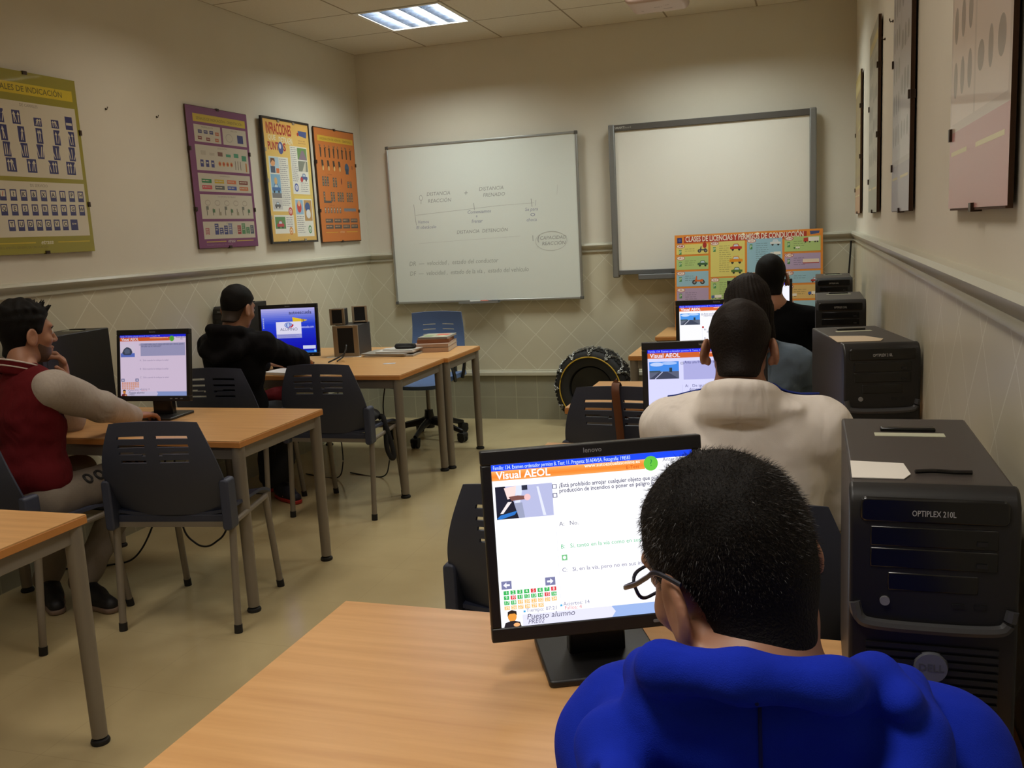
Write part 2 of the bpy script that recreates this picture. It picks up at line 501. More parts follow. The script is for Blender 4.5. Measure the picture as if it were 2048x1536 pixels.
def floor_mat():
    m = bpy.data.materials.new('polished_beige_floor'); m.use_nodes = True
    nt = m.node_tree; b = nt.nodes['Principled BSDF']; L = nt.links.new
    g = nt.nodes.new('ShaderNodeNewGeometry')
    n = nt.nodes.new('ShaderNodeTexNoise'); n.inputs['Scale'].default_value = 2.2; n.inputs['Detail'].default_value = 7; L(g.outputs['Position'], n.inputs['Vector'])
    rp = nt.nodes.new('ShaderNodeValToRGB')
    rp.color_ramp.elements[0].position = .3; rp.color_ramp.elements[0].color = lin(176, 160, 122) + (1,)
    rp.color_ramp.elements[1].position = .75; rp.color_ramp.elements[1].color = lin(194, 178, 138) + (1,)
    L(n.outputs['Fac'], rp.inputs['Fac'])
    bk = nt.nodes.new('ShaderNodeTexBrick'); bk.offset = 0; bk.inputs['Scale'].default_value = 1; bk.inputs['Mortar Size'].default_value = .0015
    bk.inputs['Brick Width'].default_value = .4; bk.inputs['Row Height'].default_value = .4
    L(g.outputs['Position'], bk.inputs['Vector'])
    mx = nt.nodes.new('ShaderNodeMix'); mx.data_type = 'RGBA'; mx.inputs['B'].default_value = lin(160, 145, 110) + (1,)
    sc = nt.nodes.new('ShaderNodeMath'); sc.operation = 'MULTIPLY'; sc.inputs[1].default_value = .35; L(bk.outputs['Fac'], sc.inputs[0])
    L(sc.outputs[0], mx.inputs['Factor']); L(rp.outputs['Color'], mx.inputs['A'])
    L(mx.outputs['Result'], b.inputs['Base Color'])
    b.inputs['Roughness'].default_value = .16; b.inputs['Specular IOR Level'].default_value = .55
    return m

T = .12
struct(MB().box(-T, RW + T, YB - T, T, -.1, 0).build('floor', floor_mat()))
struct(MB().box(-T, RW + T, 0, T, 0, RH + .25).build('wall_front', M_WALL))
struct(MB().box(-T, RW + T, YB - T, YB, 0, RH + .25).build('wall_back', M_WALL))
struct(MB().box(-T, 0, YB, 0, 0, RH + .25).build('wall_left', M_WALL))
struct(MB().box(RW, RW + T, YB, 0, 0, RH + .25).build('wall_right', M_WALL))

M_RAIL = mat('glazed_rail_tile', (190, 188, 172), .3, var=.05, vscale=6)
RAILP = [(0, 1.262), (.010, 1.262), (.012, 1.272), (.008, 1.280), (.014, 1.286), (.026, 1.298), (.030, 1.312), (.024, 1.324), (.010, 1.328), (0, 1.328)]
LEDGE = [(0, .345), (.018, .345), (.020, .352), (.020, .372), (.010, .376), (.010, .386), (0, .388)]
def moulding(name, prof, side, m):
    b = MB(); n = len(prof); vs = []
    for e in (0, 1):
        for d, z in prof:
            if side == 'front': vs.append((e * RW, -d, z))
            elif side == 'left': vs.append((d, YB if e == 0 else -.0001, z))
            elif side == 'right': vs.append((RW - d, YB if e == 0 else -.0001, z))
    fs = [(i, (i + 1) % n, n + (i + 1) % n, n + i) for i in range(n)] + [tuple(range(n)), tuple(range(2 * n - 1, n - 1, -1))]
    b.add(vs, fs); return struct(b.build(name, m, smooth=True))
for k, sd in enumerate(('front', 'left', 'right')):
    moulding('trim_%d' % (k + 1), RAILP, sd, M_RAIL)
    moulding('baseboard_' + sd, LEDGE, sd, mat('glazed_ledge_tile', (206, 204, 188), .3, var=.04))

def ceil_mat():
    m = bpy.data.materials.new('ceiling_tiles'); m.use_nodes = True
    nt = m.node_tree; b = nt.nodes['Principled BSDF']; L = nt.links.new
    g = nt.nodes.new('ShaderNodeNewGeometry'); sp = nt.nodes.new('ShaderNodeSeparateXYZ'); L(g.outputs['Position'], sp.inputs[0])
    outs = []
    for a in (0, 1):
        d = nt.nodes.new('ShaderNodeMath'); d.operation = 'DIVIDE'; d.inputs[1].default_value = .6; L(sp.outputs[a], d.inputs[0])
        e = nt.nodes.new('ShaderNodeMath'); e.operation = 'ADD'; e.inputs[1].default_value = 50.0; L(d.outputs[0], e.inputs[0])
        f = nt.nodes.new('ShaderNodeMath'); f.operation = 'FRACT'; L(e.outputs[0], f.inputs[0])
        h = nt.nodes.new('ShaderNodeMath'); h.operation = 'SUBTRACT'; h.inputs[1].default_value = .5; L(f.outputs[0], h.inputs[0])
        i = nt.nodes.new('ShaderNodeMath'); i.operation = 'ABSOLUTE'; L(h.outputs[0], i.inputs[0])
        j = nt.nodes.new('ShaderNodeMath'); j.operation = 'GREATER_THAN'; j.inputs[1].default_value = .5 - .006 / .6; L(i.outputs[0], j.inputs[0])
        outs.append(j.outputs[0])
    mxm = nt.nodes.new('ShaderNodeMath'); mxm.operation = 'MAXIMUM'; L(outs[0], mxm.inputs[0]); L(outs[1], mxm.inputs[1])
    n = nt.nodes.new('ShaderNodeTexNoise'); n.inputs['Scale'].default_value = 90; L(g.outputs['Position'], n.inputs['Vector'])
    c = nt.nodes.new('ShaderNodeMix'); c.data_type = 'RGBA'; c.inputs['A'].default_value = lin(212, 206, 192) + (1,); c.inputs['B'].default_value = lin(224, 219, 206) + (1,); L(n.outputs['Fac'], c.inputs['Factor'])
    mx = nt.nodes.new('ShaderNodeMix'); mx.data_type = 'RGBA'; mx.inputs['B'].default_value = lin(150, 138, 118) + (1,)
    L(mxm.outputs[0], mx.inputs['Factor']); L(c.outputs['Result'], mx.inputs['A']); L(mx.outputs['Result'], b.inputs['Base Color'])
    b.inputs['Roughness'].default_value = .85
    return m
holes = {(round(x0 / .6), round(-y1 / .6)) for x0, y1, _, _ in LAMPS}
cb = MB()
for i in range(7):
    for j in range(14):
        if (i, j) in holes: continue
        cb.box(i * .6, min((i + 1) * .6, RW), -(j + 1) * .6, -j * .6, RH, RH + .02)
struct(cb.build('ceiling', ceil_mat()))
struct(MB().box(-T, RW + T, YB - T, T, RH + .2, RH + .25).build('roof', mat('concrete_slab', (150, 146, 138), .9)))

# ceiling lamps: square recessed fittings with four tubes over a mirrored louvre
M_LAMPW = mat('white_enamel', (225, 225, 220), .4)
def make_lamp():
    t = thing('ceiling_lamp', '', 'lamp', (0, 0, 0))
    f = MB()
    a, c = .298, .270
    for x0, x1, y0, y1 in ((-a, a, -a, -c), (-a, a, c, a), (-a, -c, -c, c), (c, a, -c, c)): f.box(x0, x1, y0, y1, -.004, .012)
    f.build('lamp_frame', M_LAMPW, t)
    h = MB()
    for x0, x1, y0, y1 in ((-.292, .292, -.292, -.280), (-.292, .292, .280, .292), (-.292, -.280, -.28, .28), (.280, .292, -.28, .28)): h.box(x0, x1, y0, y1, .012, .115)
    h.box(-.292, .292, -.292, .292, .115, .12)
    h.build('housing', M_LAMPW, t)
    l = MB()
    for k in range(1, 4):                                          # tall curved blades between the tubes
        x = -.27 + .135 * k
        l.prism([(x - .003, .0), (x + .003, .0), (x + .014, .05), (x - .014, .05)], -.27, .27)
    for sx in (-1, 1): l.prism([(sx * .270 - .002, .0), (sx * .270 + .002, .0), (sx * .262 + .004, .05), (sx * .262 - .004, .05)], -.27, .27)
    for k in range(6):
        y = -.27 + .108 * k
        for q in range(4):
            x0 = -.27 + .135 * q + .004
            l.box(x0, x0 + .127, y - .0015, y + .0015, .004, .05)
    l.build('louvre', M_CHROME, t)
    for k in range(4):
        x = -.2025 + .135 * k
        MB().cyl((x, -.275, .095), (x, .275, .095), .013, n=12).build('fluorescent_tube', mat('lit_tube', (240, 240, 235), .4, emit=(255, 252, 240), estr=.8), t, smooth=True)
    return t
lamp0 = make_lamp()
for i, (x0, y1, _, _) in enumerate(LAMPS):
    o = lamp0 if i == 0 else copy_tree(lamp0)
    o.location = (x0 + .3, y1 - .3, RH)
    row = ('nearest the front wall', 'above the second row of tables', 'above the aisle chairs', 'at the rear of the room')[i // 2]
    o['label'] = 'square recessed ceiling lamp with mirrored louvre %s, %s side' % (row, 'left' if i % 2 == 0 else 'tower') if i else 'square recessed ceiling lamp with mirrored louvre over the whiteboard side'
    o['group'] = 'square louvred ceiling lamps'

# ------------------------------------------------------------------ tables
TZ = .70
def make_table(w, d):
    """origin on the floor below the centre; long side along x."""
    t = thing('table', '', 'table')
    hw, hd = w / 2, d / 2
    MB().box(-hw, hw, -hd, hd, TZ - .004, TZ).build('laminate_surface', M_BEECH, t)
    MB().box(-hw - .0015, hw + .0015, -hd - .0015, hd + .0015, TZ - .027, TZ - .004).build('tabletop', M_EDGE, t, bevel=.002)
    fr = MB(); e = .028
    for sy in (-1, 1): fr.box(-hw + e, hw - e, sy * (hd - e) - .012, sy * (hd - e) + .012, TZ - .077, TZ - .027)
    for sx in (-1, 1): fr.box(sx * (hw - e) - .012, sx * (hw - e) + .012, -hd + e, hd - e, TZ - .077, TZ - .027)
    fr.build('apron', M_STEEL, t, bevel=.002)
    for sx in (-1, 1):
        for sy in (-1, 1):
            x, y = sx * (hw - e), sy * (hd - e)
            lg = MB().cyl((x, y, .022), (x, y, TZ - .027), .0225, .026, n=20).build('leg', M_STEEL, t, smooth=True)
            MB().lathe([(.0, .0), (.026, .0), (.028, .006), (.026, .013), (.016, .018), (.016, .024), (.0, .024)], 20, Matrix.Translation((x, y, 0))).build('foot', M_RUBBER, lg, smooth=True)
    return t
TB = [   # x0, x1, y0, y1, label
    (.16, 1.36, -5.315, -4.675, 'empty beech table in the near corner by the green sign chart'),
    (.06, 1.26, -3.765, -3.120, 'beech table where the person in the maroon jacket sits'),
    (.02, 1.21, -2.180, -1.535, 'beech table under the loudspeakers and the blue lit screen'),
    (.03, 1.235, -1.530, -.950, 'beech table carrying the stack of thick books'),
    (2.430, 3.625, -5.760, -5.120, 'nearest beech table under the largest screen and the foremost tower'),
    (2.465, 3.625, -4.300, -3.680, 'beech table in front of the person in the white shirt'),
    (2.365, 3.625, -3.050, -2.385, 'beech table in front of the chair with the brown strap'),
    (2.345, 3.625, -1.510, -.880, 'beech table in front of the person in black beside the licence poster'),
    (2.355, 3.560, -.600, -.030, 'beech table against the front wall holding the licence poster'),
]
for x0, x1, y0, y1, lb in TB:
    t = make_table(x1 - x0, y1 - y0); t.location = ((x0 + x1) / 2, (y0 + y1) / 2, 0)
    t['label'] = lb; t['group'] = 'beech classroom tables'

# ------------------------------------------------------------------ stacking chairs
def grid_shell(nu, nv, fn, hole, th):
    """thin curved shell from fn(u, v) with rectangular openings; returns an MB"""
    b = MB(); top = {}; bot = {}
    P = [[Vector(fn(i / nu, j / nv)) for j in range(nv + 1)] for i in range(nu + 1)]
    def N(i, j):
        a = P[min(nu, i + 1)][j] - P[max(0, i - 1)][j]; c = P[i][min(nv, j + 1)] - P[i][max(0, j - 1)]
        return a.cross(c).normalized()
    for i in range(nu + 1):
        for j in range(nv + 1):
            n = N(i, j) * th / 2
            top[i, j] = len(b.v); b.v.append(tuple(P[i][j] + n)); bot[i, j] = len(b.v); b.v.append(tuple(P[i][j] - n))
    solid = {(i, j) for i in range(nu) for j in range(nv) if not hole((i + .5) / nu, (j + .5) / nv)}
    for i, j in solid:
        b.f.append((top[i, j], top[i + 1, j], top[i + 1, j + 1], top[i, j + 1]))
        b.f.append((bot[i, j], bot[i, j + 1], bot[i + 1, j + 1], bot[i + 1, j]))
        for (di, dj), (a, c) in {(-1, 0): ((i, j), (i, j + 1)), (1, 0): ((i + 1, j + 1), (i + 1, j)), (0, -1): ((i + 1, j), (i, j)), (0, 1): ((i, j + 1), (i + 1, j + 1))}.items():
            if (i + di, j + dj) not in solid: b.f.append((top[a], top[c], bot[c], bot[a]))
    return b
def back_fn(u, v):
    s = 2 * u - 1
    hw = .172 + .066 * math.sin(min(1, (1 - v) * 1.5) * PI / 2) - .020 * max(0, .25 - v) / .25
    x = s * hw
    z = .455 + .375 * v - .012 * s * s * v
    y = -.205 - .085 * v - .03 * math.sin(v * PI) + .045 * s * s * (1 - .35 * v)
    return (x, y, z)
def back_hole(u, v):
    s = abs(2 * u - 1)
    if not .12 < s < .70: return False
    for c in (.60, .68, .76, .84):
        if abs(v - c - .01 * (s - .4)) < .0135: return s < .56 + .12 * (c - .6) / .24 + .02
    return False
def seat_fn(u, v):
    s = 2 * u - 1
    y = -.20 + .42 * v
    z = .437 + .018 * s * s - .030 * max(0, v - .72) ** 2 / .0784 * 1.0 + .012 * (1 - v)
    return (s * (.222 - .012 * v), y, z)
def make_chair():
    t = thing('chair', '', 'chair')
    grid_shell(54, 70, back_fn, back_hole, .009).build('backrest', M_SHELL, t, smooth=True)
    grid_shell(16, 18, seat_fn, lambda u, v: False, .012).build('seat', M_SHELL, t, smooth=True)
    MB().prism([(-.222, .415), (.222, .415), (.228, .452), (-.228, .452)], -.202, -.18).build('seat_rim', M_SHELL, t, bevel=.004)
    for sx in (-1, 1):
        b = MB(); b.prism(rrect(-.018, .018, .40, .595, .014), -.035, .03, Matrix.Translation((sx * .236, -.205, 0)))
        b.build('bracket', M_SHELL, t, bevel=.006)
    for sx in (-1, 1):
        for nm, top, bt in (('f', (sx * .205, .17, .425), (sx * .212, .225, .012)), ('r', (sx * .236, -.195, .43), (sx * .236, -.235, .012))):
            lg = MB().cyl(top, bt, .0135, n=14).build('leg', M_STEEL, t, smooth=True)
            d = (Vector(bt) - Vector(top)).normalized()
            MB().cyl(Vector(bt) - d * .02, Vector(bt) + d * .012, .0155, n=14).build('foot', M_RUBBER, lg, smooth=True)
    b = MB()
    b.box(-.205, .205, .16, .18, .405, .425); b.box(-.236, .236, -.205, -.185, .405, .425)
    for sx in (-1, 1): b.cyl((sx * .21, .17, .415), (sx * .236, -.195, .415), .011, n=10)
    b.build('seat_frame', M_STEEL, t)
    return t
CH = [  # x, y, rz, label
    (1.020, -3.735, R(9), 'empty slate chair in the aisle, drawn up to the table of the maroon jacket'),
    (.45, -4.0, R(-3), 'slate chair holding the person in the maroon and grey jacket'),
    (.37, -2.44, R(4), 'slate chair holding the person in the dark hoodie'),
    (.945, -2.335, R(2), 'slate chair with a black bag on its seat'),
    (2.68, -4.37, R(2), 'empty slate chair half hidden behind the largest screen'),
    (3.21, -4.45, R(0), 'slate chair under the person in the white shirt'),
    (2.655, -2.98, R(-4), 'slate chair with a brown strap hanging over its back'),
    (3.31, -5.95, R(0), 'slate chair under the person in the blue hoodie'),
    (3.16, -3.24, R(0), 'slate chair under the person in the denim jacket'),
    (3.18, -1.98, R(0), 'slate chair under the person in black beside the licence poster'),
]
chair0 = make_chair()
for i, (x, y, rz, lb) in enumerate(CH):
    o = chair0 if i == 0 else copy_tree(chair0)
    o.location = (x, y, 0); o.rotation_euler = (0, 0, rz); o['label'] = lb; o['group'] = 'slate plastic stacking chairs'

# swivel chair of the teacher
def make_office_chair():
    t = thing('office_chair', 'blue backed swivel chair on castors behind the table with the books', 'chair', (.735, -.72, 0), R(180))
    T0 = Matrix.Translation((0, 0, 0))
    st = MB().lathe([(0, .085), (.035, .085), (.040, .14), (.030, .20), (.030, .215), (0, .215)], 20).build('base_hub', M_BLACK, t, smooth=True)
    MB().cyl((0, 0, .2), (0, 0, .40), .014, n=14).build('gas_column', M_STEEL, t, smooth=True)
    for k in range(5):
        a = R(20 + 72 * k); M = Matrix.Rotation(a, 4, 'Z')
        b = MB(); pts = [(.02, 0, .135), (.16, 0, .115), (.29, 0, .075)]
        b.tube(pts, [.030, .023, .017], n=8, M=M, flat=.8)
        arm = b.build('base_arm', M_BLACK, t, smooth=True)
        c = MB()
        for sy in (-1, 1): c.cyl((.29, sy * .006, .030), (.29, sy * .024, .030), .030, n=18, M=M)
        c.cyl((.29, 0, .03), (.29, 0, .08), .007, n=8, M=M)
        c.prism(rrect(.262, .318, .035, .068, .012), -.027, .027, M=M)
        c.build('caster', M_RUBBER, arm, smooth=True)
    MB().box(-.09, .09, -.1, .1, .385, .41).build('seat_plate', M_BLACK, t, bevel=.004)
    grid_shell(18, 18, lambda u, v: ((2 * u - 1) * .225, -.21 + .43 * v, .435 + .018 * (2 * u - 1) ** 2 - .03 * max(0, v - .7) ** 2 / .09), lambda u, v: False, .03).build('seat', M_SHELLB, t, smooth=True)
    def bf(u, v):
        s = 2 * u - 1
        return (s * (.215 - .02 * v), -.235 - .05 * v - .03 * math.sin(v * PI) + .03 * s * s, .53 + .365 * v - .008 * s * s)
    def bh(u, v):
        s = abs(2 * u - 1)
        return .14 < s < .62 and any(abs(v - c) < .0135 for c in (.44, .54, .64, .74))
    grid_shell(46, 60, bf, bh, .009).build('backrest', M_SHELLB, t, smooth=True)
    for sx in (-1, 1):
        MB().box(sx * .13 - .015, sx * .13 + .015, -.24, -.20, .42, .60).build('back_support', M_BLACK, t, bevel=.004)
        pts = catmull([(sx * .235, -.10, .43), (sx * .265, -.08, .55), (sx * .265, -.02, .625), (sx * .262, .10, .63), (sx * .262, .17, .60), (sx * .25, .10, .50), (sx * .235, .04, .43)], 6)
        MB().tube(pts, .013, n=8).build('armrest', M_BLACK, t, smooth=True)
make_office_chair()

# ------------------------------------------------------------------ flat monitors
def base_screen(w=.338, h=.270, white=(255, 255, 255)):
    c = Canvas(w, h); c.rect(0, 0, 1, 1, white); return c
def quiz_screen(kind):
    c = base_screen(white={'a': (255, 255, 255), 'b': (236, 236, 255), 'c': (255, 255, 255), 'd': (238, 226, 240)}[kind])
    c.rect(0, 0, 1, .038, (20, 70, 235) if kind == 'a' else (24, 40, 235))
    if kind == 'a': c.text('Familia: 134. Examen ordenador permiso B. Test: 11. Pregunta: B1AE4V5A. Fotografía: 198583', .008, .030, .0090, (205, 225, 255), bold=.006, fit=.68)
    else: c.text('Familia: 154. Examen ordenador permiso B. Tema: 4. Fotografía: 198', .008, .030, .0088, (190, 205, 255), fit=.60)
    for i in range(6):
        c.rect(0, .038 + i * .01, .76, .048 + i * .01, [(255, 166, 92), (252, 152, 70), (248, 140, 54), (246, 132, 46), (248, 140, 54), (251, 152, 74)][i] if kind == 'a' else (226, 104, 40), up=(i == 0))
    c.text('Visual AEOL', .022, .088, .0175, (255, 255, 255), bold=.018)
    c.text('www.autoescuelasonline.es', .735, .058, .0085, (255, 240, 220), bold=.012, anchor='r')
    c.text('E-Test', .73, .089, .0085, (200, 80, 20), anchor='r')
    c.ell(.79, .066, .036, .046, (96, 190, 60), 28); c.text('?', .79, .082, .016, (40, 130, 60), anchor='c')
    c.text('Anterior', .85, .060, .009, (70, 70, 100)); c.text('Fin', .92, .090, .009, (70, 70, 100)); c.text('Ayuda', .93, .060, .009, (70, 70, 100))
    # little photograph
    if kind == 'a':
        c.rect(.012, .135, .292, .335, (178, 182, 214)); c.poly([(.012, .135), (.06, .135), (.10, .235), (.12, .335), (.012, .335)], (26, 28, 42))
        c.poly([(.055, .145), (.12, .135), (.105, .205), (.07, .215)], (244, 214, 206)); c.poly([(.115, .135), (.15, .135), (.13, .24), (.105, .24)], (214, 220, 236))
        c.rect(.142, .136, .17, .165, (40, 44, 60)); c.poly([(.075, .20), (.12, .195), (.155, .2), (.155, .222), (.09, .226)], (120, 78, 70))
        c.ell(.167, .21, .016, .02, (238, 190, 188)); c.poly([(.07, .232), (.09, .232), (.045, .30), (.03, .30)], (236, 226, 222)); c.poly([(.10, .24), (.14, .24), (.15, .335), (.12, .335)], (150, 156, 180))
        c.poly([(.012, .33), (.03, .31), (.115, .288), (.10, .312), (.03, .335)], (42, 112, 190)); c.poly([(.215, .15), (.225, .15), (.255, .33), (.24, .33)], (220, 224, 244))
    elif kind == 'd':
        c.rect(.008, .15, .225, .36, (236, 230, 240)); c.rect(.008, .295, .225, .36, (96, 124, 206))
        c.poly([(.03, .29), (.06, .225), (.10, .195), (.13, .20), (.17, .225), (.19, .28), (.165, .325), (.06, .325)], (62, 74, 92)); c.poly([(.06, .26), (.10, .215), (.15, .24), (.15, .30), (.08, .305)], (92, 108, 128))
    else:
        c.rect(.012, .135, .275, .33, (70, 150, 232)); c.ell(.08, .165, .06, .022, (206, 226, 250)); c.ell(.19, .155, .07, .018, (180, 212, 248))
        c.rect(.012, .245, .275, .33, (96, 104, 120)); c.rect(.012, .235, .11, .252, (60, 84, 88)); c.rect(.19, .205, .215, .255, (38, 60, 70))
        c.poly([(.10, .25), (.17, .25), (.275, .33), (.012, .33)], (62, 70, 88)); c.line(.13, .25, .06, .33, .002, (220, 224, 236))
    # question block
    if kind in 'bd': c.rect(.315, .135, .985, .345, (190, 190, 226) if kind == 'b' else (170, 174, 204))
    dk = (52, 50, 84)
    for v in (.145, .20) if kind == 'a' else (.145,):
        c.rect(.292, v, .315, v + .028, (110, 110, 128)); c.rect(.296, v + .004, .311, v + .024, (236, 236, 246))
    if kind == 'a':
        c.text('¿Está prohibido arrojar cualquier objeto que pueda dar lugar a la', .325, .168, .0100, dk, bold=.014, fit=.665)
        c.text('producción de incendios o poner en peligro la seguridad vial?', .325, .200, .0100, dk, bold=.014, fit=.63)
        c.text('A:   No.', .315, .405, .0100, (90, 90, 110)); c.text('B:   Sí, tanto en la vía como en sus inmediaciones.', .315, .545, .0098, (60, 180, 110), fit=.58)
        c.rect(.318, .585, .345, .620, (120, 190, 130)); c.ell(.331, .602, .008, .011, (240, 255, 240))
        c.text('C:   Sí, en la vía, pero no en sus inmediaciones.', .315, .690, .0098, (100, 96, 130), fit=.55)
        c.line(.30, .40, .30, .90, .0006, (214, 214, 226))
    elif kind == 'd':
        c.text('¿La señal indica que la carga sobresale por detrás, puede', .325, .168, .011, (70, 72, 110), fit=.64); c.text('circular así el vehículo?', .325, .198, .011, (70, 72, 110))
        for k, v in enumerate((.43, .57, .71)): c.text('%s   Sólo cuando lo indique la señal' % 'ABC'[k], .30, v, .0105, (150, 140, 170))
    else:
        c.text('Ante una frenada de emergencia, ¿qué distancia', .325, .165, .0125, (50, 54, 120), fit=.56)
        if kind == 'c': c.text('recorre el vehículo hasta pararse?', .325, .195, .0125, (60, 60, 110), fit=.40); c.rect(.30, .36, .325, .39, (190, 60, 60))
        c.text('A:   De igual manera siempre,', .325, .43, .0125, (90, 90, 130)); c.text('depende de la vía', .36, .47, .0125, (90, 90, 130))
        c.text('B:   La distancia de reacción.', .325, .58, .0125, (90, 90, 130)); c.line(.30, .40, .30, .9, .0006, (190, 190, 220))
    # navigation and answer table
    for u, f in ((.012, 1), (.228, -1)):
        c.rect(u, .715, u + .05, .765, (120, 122, 158)); x = u + .025
        c.poly([(x - .016 * f, .74), (x, .722), (x, .734), (x + .016 * f, .734), (x + .016 * f, .746), (x, .746), (x, .758)], (240, 240, 252))
    red = {4, 7, 9, 14}
    for n in range(30):
        i, j = n % 8, n // 8
        col = (232, 150, 96) if kind != 'a' else ((214, 56, 62) if n in red else (60, 178, 88) if n < 18 else (246, 186, 108))
        u, v = .020 + i * .0335, .775 + j * .031
        c.rect(u, v, u + .026, v + .025, col, up=(n == 0)); 
    for n in range(30):
        i, j = n % 8, n // 8; c.text(str(n + 1), .033 + i * .0335, .775 + j * .031 + .020, .0072, (250, 250, 240), anchor='c')
    # footer with a small seated figure
    c.rect(.105, .93, 1, 1, (222, 222, 242)); c.poly([(.55, .93), (1, .93), (1, 1), (.55, 1), (.57, .965)], (150, 176, 222))
    c.ell(.055, .935, .022, .034, (226, 150, 60)); c.poly([(.032, .935), (.034, .905), (.055, .895), (.077, .905), (.078, .93), (.068, .918), (.042, .918)], (34, 26, 22))
    c.poly([(.012, 1), (.02, .972), (.045, .963), (.066, .963), (.092, .972), (.098, 1)], (30, 28, 34) if kind != 'd' else (120, 40, 50)); c.ell(.075, .988, .016, .012, (232, 170, 110))
    c.text('Tiempo: 07:21', .125, .917, .009, (120, 120, 150)); c.text('Aciertos: 14', .31, .900, .009, (120, 120, 150)); c.text('Fallos: 4', .315, .925, .009, (220, 130, 130))
    c.rect(.112, .905, .122, .917, (60, 160, 210)); c.rect(.295, .89, .305, .902, (60, 160, 210))
    c.text('Puesto alumno', .125, .962, .0135, (70, 66, 84), shear=.2); c.text('PRE02', .13, .99, .0105, (90, 86, 104), shear=.2)
    return c
def desktop_screen():
    c = base_screen()
    top, mid, bot = (190, 186, 236), (34, 66, 214), (4, 4, 176)
    for i in range(24):
        t = i / 23; a, b, k = (top, mid, t / .35) if t < .35 else (mid, bot, (t - .35) / .65)
        c.rect(0, i / 24, 1, (i + 1) / 24, tuple(int(a[q] + (b[q] - a[q]) * k) for q in range(3)), up=(i == 0))
    c.text('autoescuela', .52, .135, .030, (50, 54, 96), bold=.012)
    c.poly([(.58, .20), (.86, .275), (.66, .35), (.59, .35)], (246, 206, 40)); c.text('la', .75, .305, .028, (60, 60, 60), bold=.01)
    c.text('autoescuela.com', .97, .45, .022, (225, 230, 255), anchor='r', fit=.30)
    for k in range(5):
        c.rect(.025, .20 + k * .05, .045, .225 + k * .05, (170, 180, 230)); c.rect(.022, .230 + k * .05, .05, .236 + k * .05, (210, 216, 250))
    c.rect(.27, .30, .74, .665, (244, 240, 250)); c.rect(.27, .575, .74, .665, (168, 170, 222)); c.bars(.30, .59, .72, 3, .022, (120, 122, 190), seed=4)
    c.ell(.50, .375, .072, .062, (70, 104, 190), 28)
    for k in range(3): c.ell(.50, .375, .06 - .018 * k, .05, (200, 214, 240) if k % 2 == 0 else (70, 104, 190), 24)
    c.poly([(.50, .425), (.555, .40), (.585, .345), (.60, .38), (.565, .43)], (206, 40, 54)); c.text('ALUMNO', .505, .50, .026, (90, 90, 120), anchor='c')
    c.rect(.75, .84, .985, .915, (226, 228, 246)); c.rect(0, .955, 1, 1, (30, 110, 214)); c.rect(.955, .94, .99, .985, (130, 214, 240)); c.rect(0, .955, .10, 1, (60, 160, 70))
    return c
def make_monitor(loc, rz, tilt, cz, canvas, label, W_=.372, H_=.318, estr=1.0, gain=(1, 1, 1), brand=True, sm=None):
    t = thing('monitor', label, 'monitor', loc, rz, 'flat computer monitors')
    Mt = Matrix.Translation((0, 0, cz - TZ)) @ Matrix.Rotation(-tilt, 4, 'X')
    sw, sh = .338 / 2, .270 / 2; hw, hh = W_ / 2, H_ / 2; top = hh - .024; bo = top - 2 * sh
    fr = MB()
    fr.box(-hw, hw, -.012, .010, top, hh, Mt); fr.box(-hw, hw, -.012, .010, -hh, bo, Mt)
    fr.box(-hw, -sw, -.012, .010, bo, top, Mt); fr.box(sw, hw, -.012, .010, bo, top, Mt)
    pb = fr.build('bezel', M_BLACK, t, bevel=.0025)
    bk = MB(); bk.prism(rrect(-hw + .006, hw - .006, -hh + .006, hh - .006, .01), .006, .022, Mt)
    bk.prism(rrect(-hw * .62, hw * .62, -hh * .62, hh * .62, .02), .022, .05, Mt)
    bk.build('back_shell', M_BLACK, t, bevel=.006)
    canvas.gain = gain
    s = canvas.build('screen', attr_mat('lit_screen', emission=0.48, rough=.35), t)
    s.matrix_local = Mt @ Matrix.Translation((0, -.0095, (bo + top) / 2))
    if brand:
        c = Canvas(.05, .012); c.text('lenovo', .5, .72, .0115, (150, 152, 158), bold=.012, anchor='c')
        l = c.build('brand_lettering', M_PRINT, pb); l.matrix_local = Mt @ Matrix.Translation((0, -.0122, hh - .012))
    b = MB()
    for k in range(3): b.prism(rrect(hw - .10 + k * .026, hw - .088 + k * .026, -hh + .009, -hh + .014, .002), -.0135, -.011, Mt)
    b.build('button', mat('grey_print', (120, 122, 128), .4), pb)
    MB().prism([(-.05, .0), (.05, .0), (.045, cz - TZ + .03), (-.045, cz - TZ + .03)], .022, .055).build('stand_neck', M_BLACKG, t, bevel=.005)
    MB().prism(rrect(-.100, .100, -.070, .115, .008), -.012, .0, Matrix.Rotation(-PI / 2, 4, 'X')).build('stand_base', M_BLACK, t, bevel=.003)
    return t
make_monitor((3.006, -5.289, TZ), .429, .115, .926, quiz_screen('a'), 'largest nearest monitor, showing a white quiz page with a green and red number grid', gain=(1.15, 1.15, 1.2))
make_monitor((3.040, -3.93, TZ), .20, .08, .926, quiz_screen('b'), 'monitor with a blue road photo, beside the head of the person in the white shirt', gain=(.82, .82, 1.0))
make_monitor((2.935, -2.42, TZ), .12, .08, .926, quiz_screen('c'), 'monitor with its lower part hidden behind another monitor, left of the dark long hair', gain=(.95, .95, 1.0))
make_monitor((3.055, -1.075, TZ), .02, .08, .926, quiz_screen('c'), 'monitor mostly hidden behind the person in black beside the licence poster', gain=(.9, .9, 1.0))
make_monitor((.574, -3.353, TZ), .047, .155, .937, quiz_screen('d'), 'monitor with a pinkish quiz page in front of the person in the maroon jacket', gain=(.66, .60, .68))
make_monitor((.343, -1.84, TZ), .172, .08, .92, desktop_screen(), 'monitor with a blue desktop picture and a yellow arrow', gain=(.75, .75, .85))

